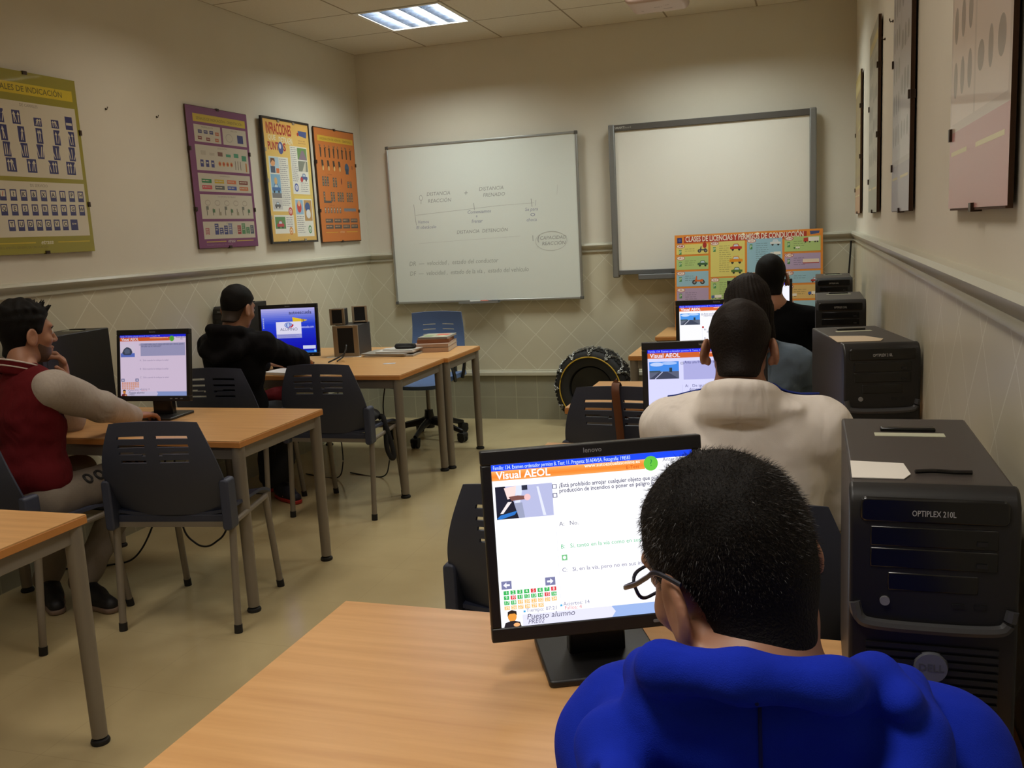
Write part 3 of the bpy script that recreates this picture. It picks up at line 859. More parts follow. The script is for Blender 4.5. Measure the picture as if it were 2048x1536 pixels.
# ------------------------------------------------------------------ wall charts
LW = {'rz': R(90)}                                                   # on the left wall: sheet faces +x
def sheet(label, cat, wall, c0, c1, z0, z1, canvas, off, th, frame=None, clips=(), matp=None, clipm=None, backm=None, lean=0.0, name='poster'):
    w, h = abs(c1 - c0), z1 - z0
    mid = (c0 + c1) / 2
    if wall == 'left': loc, rz = (off + th, mid, (z0 + z1) / 2), R(90)
    elif wall == 'right': loc, rz = (RW - off - th, mid, (z0 + z1) / 2), R(-90)
    else: loc, rz = (mid, -off - th, (z0 + z1) / 2), 0
    t = thing(name, label, cat, loc, rz)
    if lean: t.rotation_euler = (lean, 0, rz)
    MB().box(-w / 2, w / 2, 0, th, -h / 2, h / 2).build('backing_board', backm or M_HARD, t)
    p = canvas.build('printed_sheet', matp or M_LAMI, t, (0, -.0006, 0))
    if frame:
        fw, m = frame
        b = MB(); b.box(-w / 2 - fw, w / 2 + fw, -.004, th, h / 2, h / 2 + fw); b.box(-w / 2 - fw, w / 2 + fw, -.004, th, -h / 2 - fw, -h / 2)
        b.box(-w / 2 - fw, -w / 2, -.004, th, -h / 2, h / 2); b.box(w / 2, w / 2 + fw, -.004, th, -h / 2, h / 2)
        b.build('picture_frame', m, t)
    for u, v in clips:
        x, z = (u - .5) * w, (.5 - v) * h
        if u in (0, 1):
            sx = 1 if u else -1
            b = MB().box(*sorted((x - sx * .012, x + sx * .003)), -.006, th + .002, z - .012, z + .012)
        else:
            sz = 1 if v == 0 else -1
            b = MB().box(x - .012, x + .012, -.006, th + .002, *sorted((z - sz * .012, z + sz * .003)))
        b.build('clip', clipm or M_CLIP, t)
    return t
CL = [(0, .3), (0, .72), (1, .3), (1, .72), (.5, 0), (.5, 1)]
CREAM = (214, 206, 188); NAVY = (52, 54, 112)

def arrow(c, u, v, h, rgb, du=0.0, t=.0045):
    c.line(u, v + h, u + du, v + h * .25, t, rgb, up=False)
    s_ = .008 / c.w
    c.poly([(u + du - s_, v + h * .3), (u + du + s_, v + h * .3), (u + du * 1.2, v)], rgb, up=False)
def green_chart():
    c = Canvas(.6, .8); c.rect(0, 0, 1, 1, (152, 144, 46))
    c.rect(.0, .065, .955, .125, (214, 190, 44)); c.text('SEÑALES DE INDICACIÓN', .5, .110, .036, (112, 104, 40), bold=.012, anchor='c')
    c.rect(.03, .165, .965, .575, CREAM); c.rect(.03, .60, .965, .905, CREAM)
    c.text('DE CARRILES', .5, .19, .018, (140, 132, 116), anchor='c'); c.text('DE SERVICIO', .5, .628, .018, (140, 132, 116), anchor='c')
    rows = [(.215, [.07, .22, .37, .57, .74, .885], .075, .075), (.30, [.09, .24, .40, .57, .745, .895], .085, .062), (.39, [.09, .25, .41, .56, .72, .88], .08, .065), (.475, [.10, .27, .46, .67, .85], .075, .09)]
    for r_, (v, us, hh, ww) in enumerate(rows):
        for k, u in enumerate(us):
            h_ = hh * (.62 if (r_ == 0 and k in (3, 4)) else 1); v0 = v + (hh - h_)
            c.rect(u - ww / 2, v0, u + ww / 2, v0 + h_, NAVY)
            if r_ == 0 and k == 5: c.rect(u - .03, v0 + .035, u + .03, v0 + .05, CREAM); continue
            nn = 3 if ww > .064 else 2
            for q in range(nn):
                uu = u + (q - (nn - 1) / 2) * ww * .27; d = (.016 if (q + r_ + k) % 3 == 0 else 0) * (1 if (k + r_) % 2 else -1)
                if r_ == 2: c.line(uu, v0 + h_ * .88, uu + d - .008 * (nn - 1 - 2 * q), v0 + h_ * .15, .0045, CREAM, up=False)
                else: arrow(c, uu, v0 + h_ * .10, h_ * .78, CREAM, d)
    glyph = '+/?K&XAJPHMQESBRZYGWTUDNOVCF'
    g = 0
    for r_, (v, n, u0) in enumerate(((.645, 10, .06), (.725, 10, .055), (.81, 8, .20))):
        for k in range(n):
            u = u0 + k * (.095 if n == 10 else .086); big = (n == 8 and k == 7)
            c.rect(u - .03, v, u + (.045 if big else .03), v + .062, NAVY)
            if big: c.rect(u - .012, v + .02, u + .0, v + .03, CREAM); c.rect(u + .008, v + .022, u + .03, v + .028, CREAM); continue
            c.rect(u - .021, v + .007, u + .021, v + .040, CREAM)
            c.text(glyph[g % 28], u, v + .036, .026, (190, 40, 40) if g == 1 else (70, 66, 80), bold=.03, anchor='c'); g += 1
    c.rect(.03, .935, .40, .941, (206, 180, 50)); c.rect(.62, .935, .955, .941, (206, 180, 50))
    c.text('etrasa', .51, .948, .030, (222, 216, 190), anchor='c', shear=.35, bold=.01)
    c.text('REGLAMENTO GENERAL DE CIRCULACIÓN', .06, .968, .014, (120, 112, 50))
    return c
sheet('large olive green wall chart of blue lane and service signs', 'poster', 'left', -3.602, -3.002, 1.452, 2.252, green_chart(), .008, .008, clips=CL)

def purple_chart():
    c = Canvas(.6, .8); c.rect(0, 0, 1, 1, (118, 62, 104)); c.rect(.10, .05, .96, .105, (196, 172, 60))
    c.text('SEÑALES DE INDICACIÓN - ORIENTACIÓN', .53, .090, .022, (128, 110, 50), bold=.01, anchor='c', fit=.76)
    P_ = (192, 184, 168)
    for u0, v0, u1, v1 in ((.10, .125, .52, .245), (.555, .125, .96, .245), (.09, .265, .96, .445), (.09, .465, .96, .595), (.09, .615, .96, .79), (.09, .81, .96, .935)): c.rect(u0, v0, u1, v1, P_)
    for u, v, s in ((.31, .145, 'PRESEÑALIZACIÓN'), (.75, .145, 'DIRECCIÓN'), (.52, .285, 'LOCALIZACIÓN'), (.52, .485, 'CONFIRMACIÓN'), (.52, .635, 'USO ESPECÍFICO EN POBLADO'), (.52, .83, 'PÓRTICOS')): c.text(s, u, v, .013, (130, 120, 110), anchor='c')
    cs = [(60, 62, 110), (70, 110, 80), (176, 100, 70), (120, 50, 50), (70, 70, 80)]
    rd = random.Random(3)
    for u, v, k in ((.19, .16, 0), (.28, .16, 0), (.37, .16, 0), (.46, .165, 2), (.18, .205, 3), (.31, .21, 3), (.45, .21, 2)): c.rect(u - .03, v, u + .03, v + .024, cs[k]); c.rect(u - .02, v + .009, u + .02, v + .013, P_)
    c.rect(.80, .165, .90, .225, (46, 52, 110)); c.ell(.66, .195, .06, .032, (170, 160, 150)); c.ell(.66, .195, .05, .025, P_)
    for k in range(6): c.rect(.17 + k * .135, .305 + .01 * (k % 2), .25 + k * .135, .335 + .02 * (k == 5), [(176, 166, 150), (176, 166, 150), (120, 80, 70), (70, 140, 110), (70, 140, 110), (60, 130, 100)][k])
    for k in range(3): c.rect(.15 + k * .085, .37, .20 + k * .085, .42, (60, 62, 120)); c.rect(.16 + k * .085, .385, .19 + k * .085, .395, P_)
    for k in range(4): c.ell(.46 + .065 * k, .39, .024, .018, (196, 140, 80)); c.ell(.46 + .065 * k, .39, .014, .010, (170, 60, 50))
    for k in range(3): c.rect(.72 + k * .045, .36, .728 + k * .045, .425, (70, 60, 50))
    c.rect(.90, .37, .925, .435, (180, 120, 60))
    lab = [(40, 120, 70), (190, 160, 40), (200, 110, 70), (120, 60, 50), (196, 70, 80), (90, 90, 90), (60, 80, 160), (190, 110, 70)]
    for k in range(8):
        u = .14 + (k % 4) * .205; v = .505 + (k // 4) * .045; c.rect(u, v, u + .155, v + .028, lab[k]); c.bars(u + .012, v + .009, u + .145, 1, .02, P_, seed=k)
    for k in range(5): c.ell(.20 + .155 * k, .675, .045, .022, (170, 160, 146)); c.ell(.20 + .155 * k, .675, .035, .014, P_)
    for k in range(8): c.rect(.17 + k * .10, .715, .18 + k * .10, .765, (90, 84, 70)); c.rect(.165 + k * .10, .70 + .02 * (k % 3), .205 + k * .10, .725 + .02 * (k % 3), [(110, 110, 100), (80, 110, 80), (150, 140, 120)][k % 3])
    for k in range(11):
        u = .12 + k * .076; hh = .05 + .03 * ((k * 7) % 3) / 2; c.rect(u, .905 - hh, u + .062, .905, [(170, 110, 110), (190, 180, 170), (60, 64, 120), (60, 64, 120), (60, 64, 120), (110, 114, 150), (180, 176, 166), (150, 60, 60), (80, 130, 90), (60, 120, 80), (70, 84, 100)][k]); c.bars(u + .01, .905 - hh + .01, u + .055, 3, .016, P_, seed=k)
    c.rect(.12, .952, .44, .959, (190, 160, 80)); c.rect(.62, .952, .92, .959, (190, 160, 80)); c.text('etrasa', .53, .965, .030, (206, 196, 190), anchor='c', shear=.35)
    c.text('REGLAMENTO GENERAL DE CIRCULACIÓN', .12, .984, .013, (150, 110, 140))
    return c
sheet('purple bordered wall chart of direction signs', 'poster', 'left', -2.178, -1.580, 1.434, 2.240, purple_chart(), .008, .008, clips=CL, matp=M_PRINT)

def car(c, u, v, s, rgb, asp=1.0):
    a = s * c.w / c.h * asp
    c.ell(u - s * .55, v + a * .42, s * .22, a * .3, (40, 40, 44), 12); c.ell(u + s * .55, v + a * .42, s * .22, a * .3, (40, 40, 44), 12)
    c.poly([(u - s, v + a * .4), (u - s, v), (u - s * .6, v - a * .05), (u - s * .35, v - a * .5), (u + s * .35, v - a * .5), (u + s * .6, v - a * .05), (u + s, v), (u + s, v + a * .4)], rgb)
    c.poly([(u - s * .45, v - a * .05), (u - s * .28, v - a * .38), (u + s * .28, v - a * .38), (u + s * .45, v - a * .05)], (200, 220, 235))
def yellow_chart():
    c = Canvas(.58, .78)
    for k in range(10): c.rect(0, k / 10, 1, (k + 1) / 10, (232 - k * 1, 206 - abs(k - 4) * 5, 116 - abs(k - 4) * 4), up=(k == 0))
    c.text('INFRACCIONES', .07, .115, .098, (176, 38, 40), bold=.03, fit=.53); c.text('QUE', .10, .165, .045, (236, 226, 190), bold=.02); c.text('DETRAEN', .32, .185, .058, (236, 232, 206), bold=.02, fit=.29)
    c.text('PUNT', .08, .245, .070, (176, 38, 40), bold=.03, fit=.22); c.ell(.345, .225, .055, .052, (70, 84, 150)); c.ell(.335, .21, .024, .022, (214, 220, 236)); c.text('S', .40, .245, .07, (176, 38, 40), bold=.03)
    c.poly([(.75, .06), (.95, .06), (.93, .115), (.77, .10)], (70, 90, 150)); c.ell(.745, .09, .02, .015, (190, 60, 50)); c.bars(.74, .14, .95, 2, .02, (200, 150, 90), seed=2)
    Wt = (232, 232, 224)
    c.rect(.07, .30, .48, .75, Wt); c.rect(.54, .195, .92, .60, Wt); c.rect(.08, .78, .50, .935, Wt); c.rect(.55, .64, .94, .965, Wt); c.rect(.55, .615, .94, .64, (232, 206, 100))
    c.bars(.285, .315, .47, 24, .0165, (150, 150, 158), seed=5); c.bars(.555, .205, .69, 18, .0165, (150, 150, 158), seed=6); c.bars(.72, .50, .90, 5, .018, (150, 150, 158), seed=7)
    c.bars(.33, .80, .48, 5, .018, (150, 150, 158), seed=8); c.bars(.57, .79, .75, 9, .017, (150, 150, 158), seed=9)
    def pic(u0, v0, u1, v1, bg): c.rect(u0, v0, u1, v1, bg)
    pic(.085, .305, .275, .435, (176, 206, 226)); c.ell(.15, .35, .05, .032, (232, 170, 120)); c.poly([(.10, .36), (.11, .315), (.19, .315), (.20, .345), (.15, .33)], (110, 70, 40)); c.rect(.10, .38, .19, .435, (60, 80, 110)); c.rect(.21, .395, .275, .435, (220, 120, 60))
    pic(.085, .445, .28, .64, (130, 180, 216)); car(c, .18, .555, .085, (60, 110, 176)); c.ell(.18, .50, .03, .03, (220, 180, 120)); c.rect(.085, .60, .28, .64, (120, 120, 124))
    pic(.085, .65, .28, .735, (200, 200, 200)); car(c, .18, .695, .06, (90, 90, 96)); c.ell(.44, .75, .045, .036, (196, 60, 64)); c.ell(.44, .75, .028, .022, (232, 200, 200)); c.text('2', .44, .765, .03, (196, 60, 64), anchor='c', bold=.02)
    pic(.70, .205, .91, .305, (110, 150, 90)); c.poly([(.72, .305), (.80, .225), (.84, .225), (.91, .305)], (140, 120, 140)); pic(.70, .315, .91, .405, (130, 136, 124)); c.poly([(.78, .405), (.86, .32), (.875, .32), (.86, .405)], (210, 206, 190))
    car(c, .81, .45, .075, (70, 90, 150)); c.ell(.75, .475, .03, .022, (190, 60, 60)); c.ell(.62, .545, .045, .036, (70, 90, 170)); c.ell(.62, .545, .028, .022, (226, 230, 240)); c.text('3', .62, .56, .03, (70, 90, 170), anchor='c', bold=.02)
    pic(.565, .65, .73, .775, (150, 190, 220)); c.ell(.64, .71, .05, .05, (206, 60, 50)); c.ell(.64, .68, .03, .025, (236, 190, 150)); pic(.75, .65, .925, .83, (190, 150, 90)); c.ell(.83, .71, .06, .04, (60, 90, 150)); c.ell(.84, .77, .05, .04, (226, 230, 234))
    pic(.095, .795, .31, .895, (90, 140, 80)); car(c, .20, .855, .075, (190, 60, 70)); c.ell(.42, .915, .04, .034, (214, 140, 60)); c.ell(.42, .915, .025, .02, (240, 220, 180)); c.text('4', .42, .93, .028, (214, 120, 40), anchor='c', bold=.02)
    c.ell(.85, .905, .04, .036, (80, 140, 90)); c.ell(.85, .905, .025, .022, (220, 232, 220)); c.text('6', .85, .92, .028, (80, 140, 90), anchor='c', bold=.02)
    return c
sheet('yellow black framed wall chart about infringements with small cartoons', 'poster', 'left', -1.430, -.865, 1.456, 2.236, yellow_chart(), .020, .012, frame=(.014, mat('black_frame', (40, 34, 32), .4)), clips=[(.33, 0), (.66, 0), (.35, 1), (.72, 1), (0, .25), (0, .5), (0, .8)], clipm=M_CLIPL)

def orange_chart():
    c = Canvas(.6, .8); c.rect(0, 0, 1, 1, (206, 122, 58)); c.rect(.07, .06, .97, .11, (216, 178, 60))
    c.text('ORDENACIÓN DE AGENTES - SEMÁFOROS', .52, .096, .022, (160, 120, 50), bold=.01, anchor='c', fit=.8)
    D = (96, 88, 84); K = (74, 62, 52)
    for k in range(8):
        u = .12 + k * .108; c.ell(u, .15, .014, .011, (150, 110, 80)); c.poly([(u - .018, .165), (u + .02, .165), (u + .014, .25), (u - .012, .25)], K); c.line(u, .17, u + (.035 if k % 2 else -.03), .14 + .02 * (k % 3), .006, K)
    for k in range(4): c.poly([(.12 + k * .14, .275), (.165 + k * .14, .275), (.175 + k * .14, .32), (.15 + k * .14, .37), (.125 + k * .14, .33)], K); c.ell(.155 + k * .14, .345, .018, .022, (220, 190, 130))
    c.ell(.76, .33, .055, .045, (70, 96, 124)); c.rect(.72, .335, .80, .385, (60, 76, 96)); c.ell(.90, .32, .025, .02, (170, 100, 60))
    def lights(u, v, n, w=.04, h=.085):
        for q in range(n):
            x = u + q * (w + .018); c.rect(x, v, x + w, v + h, D)
            for p in range(3): c.ell(x + w / 2, v + h * (.2 + .3 * p), w * .3, h * .1, [(150, 140, 130), (190, 150, 90), (120, 140, 120)][(p + q) % 3], 10, up=False)
    c.text('CIRCULARES', .3, .405, .012, (150, 84, 40), anchor='c'); lights(.11, .42, 3); lights(.37, .425, 2); c.ell(.59, .455, .014, .03, (120, 60, 50)); lights(.74, .45, 2, .05, .06)
    lights(.11, .555, 1); c.poly([(.11, .635), (.30, .635), (.30, .655), (.11, .655)], D); lights(.29, .555, 2); lights(.46, .555, 3); lights(.70, .555, 3)
    c.text('DE PEATONES', .3, .68, .012, (150, 84, 40), anchor='c')
    for k in range(6): c.rect(.11 + k * .075, .695, .145 + k * .075, .745, D); c.ell(.1275 + k * .075, .71, .012, .009, (210, 190, 170)); c.rect(.123 + k * .075, .72, .132 + k * .075, .74, (210, 190, 170))
    c.rect(.60, .70, .92, .72, (120, 128, 140))
    for k in range(8): c.poly([(.60 + k * .04, .72), (.64 + k * .04, .72), (.62 + k * .04, .735)], (120, 128, 140))
    for r_ in range(2):
        for k in range(4): u = .11 + k * .215; v = .795 + r_ * .055; c.rect(u, v, u + .185, v + .036, D); c.bars(u + .015, v + .010, u + .17, 1, .026, (190, 160, 130), seed=k + 5 * r_)
    c.rect(.10, .915, .40, .921, (216, 170, 60)); c.rect(.62, .915, .92, .921, (216, 170, 60)); c.text('etrasa', .51, .926, .028, (226, 190, 150), anchor='c', shear=.35)
    return c
sheet('orange wall chart of traffic lights, beside the front corner', 'poster', 'left', -.757, -.150, 1.432, 2.246, orange_chart(), .008, .008, clips=CL, matp=M_PRINT)

def pale_chart(base, low, seed, panel=None):
    c = Canvas(.6, .8); rd = random.Random(seed); c.rect(0, 0, 1, 1, base)
    c.rect(0, .82, 1, 1, low); c.rect(.04, .865, .36, .875, (220, 206, 150)); c.rect(.52, .865, .94, .875, (220, 206, 150)); c.rect(.03, .06, .97, .11, (214, 200, 140))
    pn = panel or tuple(min(255, int(v * 1.08)) for v in base)
    c.rect(.03, .13, .46, .80, pn); c.rect(.49, .13, .97, .38, pn); c.rect(.49, .40, .97, .80, pn)
    g = tuple(int(v * .80) for v in base)
    for i in range(5):
        for j in range(3): c.ell(.10 + j * .14, .20 + i * .125, .040, .042, g); 
    for i in range(4):
        for j in range(3): c.ell(.57 + j * .15, .20 + i * .165, .035 + .02 * rd.random(), .03 + .02 * rd.random(), g)
    c.bars(.06, .15, .42, 1, .02, g, seed=seed)
    return c
RC = [(0, .4), (0, .82), (.5, 1), (1, .25), (1, .6)]
sheet('pinkish chart of small drawings, nearest on the tower-side wall', 'poster', 'right', -4.68, -5.245, 1.432, 2.240, pale_chart((206, 190, 180), (196, 142, 142), 1), .006, .010, clips=RC, matp=M_LAMI)
sheet('pale violet framed chart, second from the camera on the tower-side wall', 'poster', 'right', -3.270, -3.850, 1.436, 2.240, pale_chart((186, 184, 190), (168, 164, 184), 2), .006, .012, clips=RC)
sheet('pale grey green chart on the tower-side wall, third from the camera', 'poster', 'right', -1.880, -2.470, 1.440, 2.240, pale_chart((176, 176, 164), (166, 172, 158), 3), .006, .012, clips=RC)
sheet('narrow looking yellow chart in the front corner of the tower-side wall', 'poster', 'right', -.380, -.965, 1.440, 2.240, pale_chart((206, 186, 110), (196, 150, 110), 4, (150, 130, 90)), .006, .010, clips=RC)

def licence_chart():
    c = Canvas(.975, .655); c.rect(0, 0, 1, 1, (224, 142, 58))
    c.rect(.065, .02, .895, .085, (178, 62, 44)); c.text('CLASES DE LICENCIAS Y PERMISOS DE CONDUCCIÓN', .075, .073, .052, (236, 228, 214), bold=.022, fit=.80)
    c.rect(.018, .028, .052, .085, (44, 54, 116)); c.ell(.035, .056, .010, .016, (90, 96, 150)); c.poly([(.915, .02), (.98, .02), (.975, .045), (.92, .055)], (70, 84, 130))
    Y, G, B, V, O = (222, 212, 122), (176, 204, 132), (152, 194, 214), (178, 160, 196), (216, 186, 120)
    cells = [(.012, .10, .235, .205, Y), (.012, .225, .235, .365, G), (.012, .385, .235, .54, B), (.012, .56, .235, .80, V), (.012, .82, .235, .98, G), (.25, .085, .485, .45, Y), (.25, .465, .485, .72, G), (.25, .74, .485, .98, B), (.50, .075, .735, .42, B), (.50, .44, .735, .70, (214, 170, 190)), (.50, .72, .735, .98, Y),
             (.75, .07, .985, .22, G), (.75, .24, .985, .40, V), (.75, .42, .985, .54, B), (.75, .56, .985, .70, O), (.75, .72, .985, .86, B), (.75, .88, .985, .98, G)]
    nm = ['AM', 'A1', 'A2', 'A', 'B', 'BTP', 'C1', 'C', 'D1', 'D', 'B+E', 'C1+E', 'C+E', 'D1+E', 'D+E', 'LCM', 'LVA']
    for k, (u0, v0, u1, v1, col) in enumerate(cells):
        c.rect(u0, v0, u1, v1, col); c.rect(u0, v1, u1, v1 + .004, (196, 116, 50))
        c.ell(u0 + .030, v0 + .018, .030, .022, (176, 70, 60)); c.ell(u0 + .030, v0 + .018, .026, .018, (238, 230, 222)); c.text(nm[k], u0 + .030, v0 + .028, .022, (176, 60, 60), anchor='c', bold=.01)
        c.rect(u0 + .018, v0 + .055, u0 + .036, v0 + .105, (70, 140, 80)); c.text('P', u0 + .027, v0 + .095, .03, (216, 232, 206), anchor='c', bold=.01)
        c.bars(u0 + .06, v0 + .045, u0 + .145, max(2, int((v1 - v0 - .07) / .022)), .022, tuple(int(x * .78) for x in col), seed=k, th=.3)
    def bike(u, v, s, col):
        a = s * c.w / c.h
        for d in (-.62, .62): c.ell(u + d * s, v + a * .35, s * .36, a * .36, (54, 56, 60), 14); c.ell(u + d * s, v + a * .35, s * .16, a * .16, (150, 150, 150), 10)
        c.poly([(u - s * .6, v + a * .25), (u - s * .35, v - a * .6), (u - s * .2, v - a * .6), (u - s * .2, v), (u + s * .25, v), (u + s * .5, v - a * .15), (u + s * .8, v - a * .05), (u + s * .6, v + a * .3)], col)
    def truck(u, v, s, col):
        a = s * c.w / c.h
        c.poly([(u - s, v + a * .2), (u - s, v - a * .3), (u - s * .45, v - a * .35), (u - s * .4, v + a * .2)], col); c.rect(u - s * .36, v - a * .4, u + s, v + a * .15, (236, 234, 226))
        for d in (-.75, -.2, .5, .8): c.ell(u + s * d, v + a * .25, s * .11, a * .11, (50, 50, 54), 10)
    bike(.195, .155, .035, (70, 74, 84)); c.ell(.21, .115, .014, .03, (170, 50, 46)); car(c, .195, .30, .035, (64, 104, 70)); bike(.165, .475, .045, (216, 108, 50)); car(c, .06, .775, .03, (196, 60, 60)); car(c, .17, .775, .03, (110, 150, 80))
    car(c, .425, .145, .04, (196, 54, 46)); car(c, .425, .275, .045, (226, 150, 40)); car(c, .43, .385, .038, (84, 120, 60)); truck(.29, .66, .035, (80, 110, 170)); truck(.43, .67, .03, (190, 70, 70)); car(c, .69, .115, .035, (220, 224, 226)); truck(.69, .235, .035, (222, 224, 220)); truck(.925, .11, .05, (190, 60, 50)); truck(.83, .185, .02, (60, 120, 60))
    c.rect(.87, .30, .975, .335, (230, 214, 196)); c.rect(.87, .335, .975, .345, (170, 70, 70)); car(c, .95, .51, .028, (176, 60, 56)); truck(.80, .665, .03, (120, 150, 180)); truck(.94, .65, .035, (70, 104, 176)); truck(.80, .83, .03, (190, 80, 60)); truck(.94, .82, .03, (90, 120, 180))
    for u in (.475, .57): c.ell(u, .022, .010, .012, (250, 240, 214))
    return c
sheet('wide orange chart of licence classes standing on the front table against the wall', 'poster', 'front', 2.455, 3.408, .704, 1.356, licence_chart(), .228, .006, matp=M_LAMI, lean=R(-6))

# nails left in the painted walls
for x, y, z, lb in ((0, -2.793, 2.147, 'small hook in the wall right of the olive green chart, the one nearer to it'), (0, -2.410, 2.146, 'small hook in the wall nearer to the purple chart'),
                (RW, -2.99, 2.111, 'small hook on the tower-side wall close to the pale violet chart'), (RW, -2.604, 2.116, 'small hook on the tower-side wall close to the grey green chart')):
    s = 1 if x == 0 else -1
    b = MB().cyl((0, 0, 0), (s * .004, 0, 0), .005, n=10); b.tube([(s * .003, 0, 0), (s * .010, 0, -.002), (s * .013, 0, .004), (s * .013, 0, .010)], .0022, n=6)
    o = b.build('wall_hook', M_CLIP, smooth=True); o.location = (x, y, z); tag(o, lb, 'hook', 'hooks left in the walls')

# ------------------------------------------------------------------ white boards on the front wall
def whiteboard():
    x0, x1, z0, z1 = .230, 1.742, .925, 2.132
    t = thing('whiteboard', 'white enamel board with faint handwriting on the front wall', 'whiteboard', ((x0 + x1) / 2, -.032, (z0 + z1) / 2))
    w, h = x1 - x0, z1 - z0
    MB().box(-w / 2 + .004, w / 2 - .004, -.016, -.001, -h / 2 + .004, h / 2 - .004).build('writing_surface', M_BOARD, t)
    f = MB(); e = .016
    for a in ((-w / 2, w / 2, h / 2 - e, h / 2), (-w / 2, w / 2, -h / 2, -h / 2 + e)): f.box(a[0], a[1], -.022, -.0005, a[2], a[3])
    for a in ((-w / 2, -w / 2 + e), (w / 2 - e, w / 2)): f.box(a[0], a[1], -.022, -.0005, -h / 2 + e, h / 2 - e)
    f.build('aluminium_frame', M_ALU, t, bevel=.003)
    for sx in (-1, 1):
        for sz in (-1, 1): MB().box(*sorted((sx * (w / 2 - .022), sx * (w / 2 + .003))), -.024, -.0005, *sorted((sz * (h / 2 - .022), sz * (h / 2 + .003)))).build('corner_cap', mat('grey_cap', (92, 92, 90), .5), t, bevel=.004)
    tr = MB(); tr.box(-.21, .11, -.07, -.016, -h / 2 - .008, -h / 2 - .003); tr.box(-.21, .11, -.073, -.068, -h / 2 - .008, -h / 2 + .008)
    tr.build('pen_tray', M_ALU, t)
    c = Canvas(w - .04, h - .04, .00005); K = (150, 152, 152); Bl = (140, 146, 170)
    def hw(s, u, v, sz, col=K, **k): c.text(s, u, v, sz, col, shear=.18, **k)
    hw('DISTANCIA', .20, .315, .038); hw('REACCIÓN', .205, .36, .038); hw('+', .405, .33, .06); hw('DISTANCIA', .49, .305, .038); hw('FRENADO', .51, .345, .038)
    c.ell(.168, .325, .009, .018, K, 16); c.ell(.168, .325, .007, .015, (226, 232, 228), 16); c.line(.168, .342, .166, .365, .003, K)
    c.line(.125, .365, .132, .50, .003, K); c.line(.132, .435, .60, .405, .0025, (172, 174, 172)); c.line(.458, .38, .460, .425, .004, K); c.line(.60, .405, .78, .402, .0025, (186, 188, 186)); c.line(.765, .375, .768, .425, .004, K); c.line(.79, .385, .786, .42, .003, (170, 172, 180)); c.line(.905, .30, .90, .36, .002, (190, 192, 190))
    hw('Vemos', .14, .49, .034, Bl); hw('El obstáculo', .13, .525, .034, Bl); hw('Comenzamos', .42, .445, .034, Bl); hw('a', .465, .470, .03, Bl); hw('frenar', .44, .505, .036, Bl)
    hw('Se para', .73, .45, .034, Bl); c.ell(.77, .475, .012, .010, Bl, 14); c.ell(.77, .475, .008, .006, (226, 232, 228), 14); hw('choca', .735, .515, .034, Bl)
    hw('DISTANCIA  DETENCIÓN', .355, .57, .036); c.line(.14, .62, .70, .605, .002, (196, 198, 196))
    c.line(.765, .605, .765, .64, .004, K); hw('(', .785, .64, .06); hw('CAPACIDAD', .80, .635, .036); hw('REACCIÓN', .81, .67, .036)
    for i in range(36):
        a, b_ = 2 * PI * i / 36, 2 * PI * (i + 1) / 36; c.line(.86 + .082 * math.cos(a), .645 + .06 * math.sin(a), .86 + .082 * math.cos(b_), .645 + .06 * math.sin(b_), .0025, (190, 192, 192), up=False)
    hw('DR  —  velocidad ,  estado del conductor', .075, .765, .048, (166, 172, 168), fit=.50); hw('DF  —  velocidad ,  estado de la vía ,  estado del vehículo', .075, .83, .048, (166, 172, 168), fit=.66)
    c.build('handwriting', M_PRINT, t, (0, -.0163, 0))
    x, z = (x0 + x1) / 2, z0 - .003
    for k, (dx, ln, col, lb) in enumerate(((-.075, .10, (196, 196, 190), 'white capped marker lying at the handwriting end of the pen tray'), (-.015, .05, (196, 110, 90), 'short reddish marker in the middle of the pen tray'), (.075, .05, (60, 60, 64), 'dark marker at the far end of the pen tray under the white board'))):
        o = MB().cyl((-ln / 2, 0, 0), (ln / 2, 0, 0), .009, n=12).cyl((ln / 2, 0, 0), (ln / 2 + .012, 0, 0), .006, n=10).build('marker', mat('marker%d' % k, col, .4), smooth=True); o.name = 'marker'
        o.location = (x + dx, -.077, z + .009); tag(o, lb, 'marker', 'markers on the pen tray')
whiteboard()

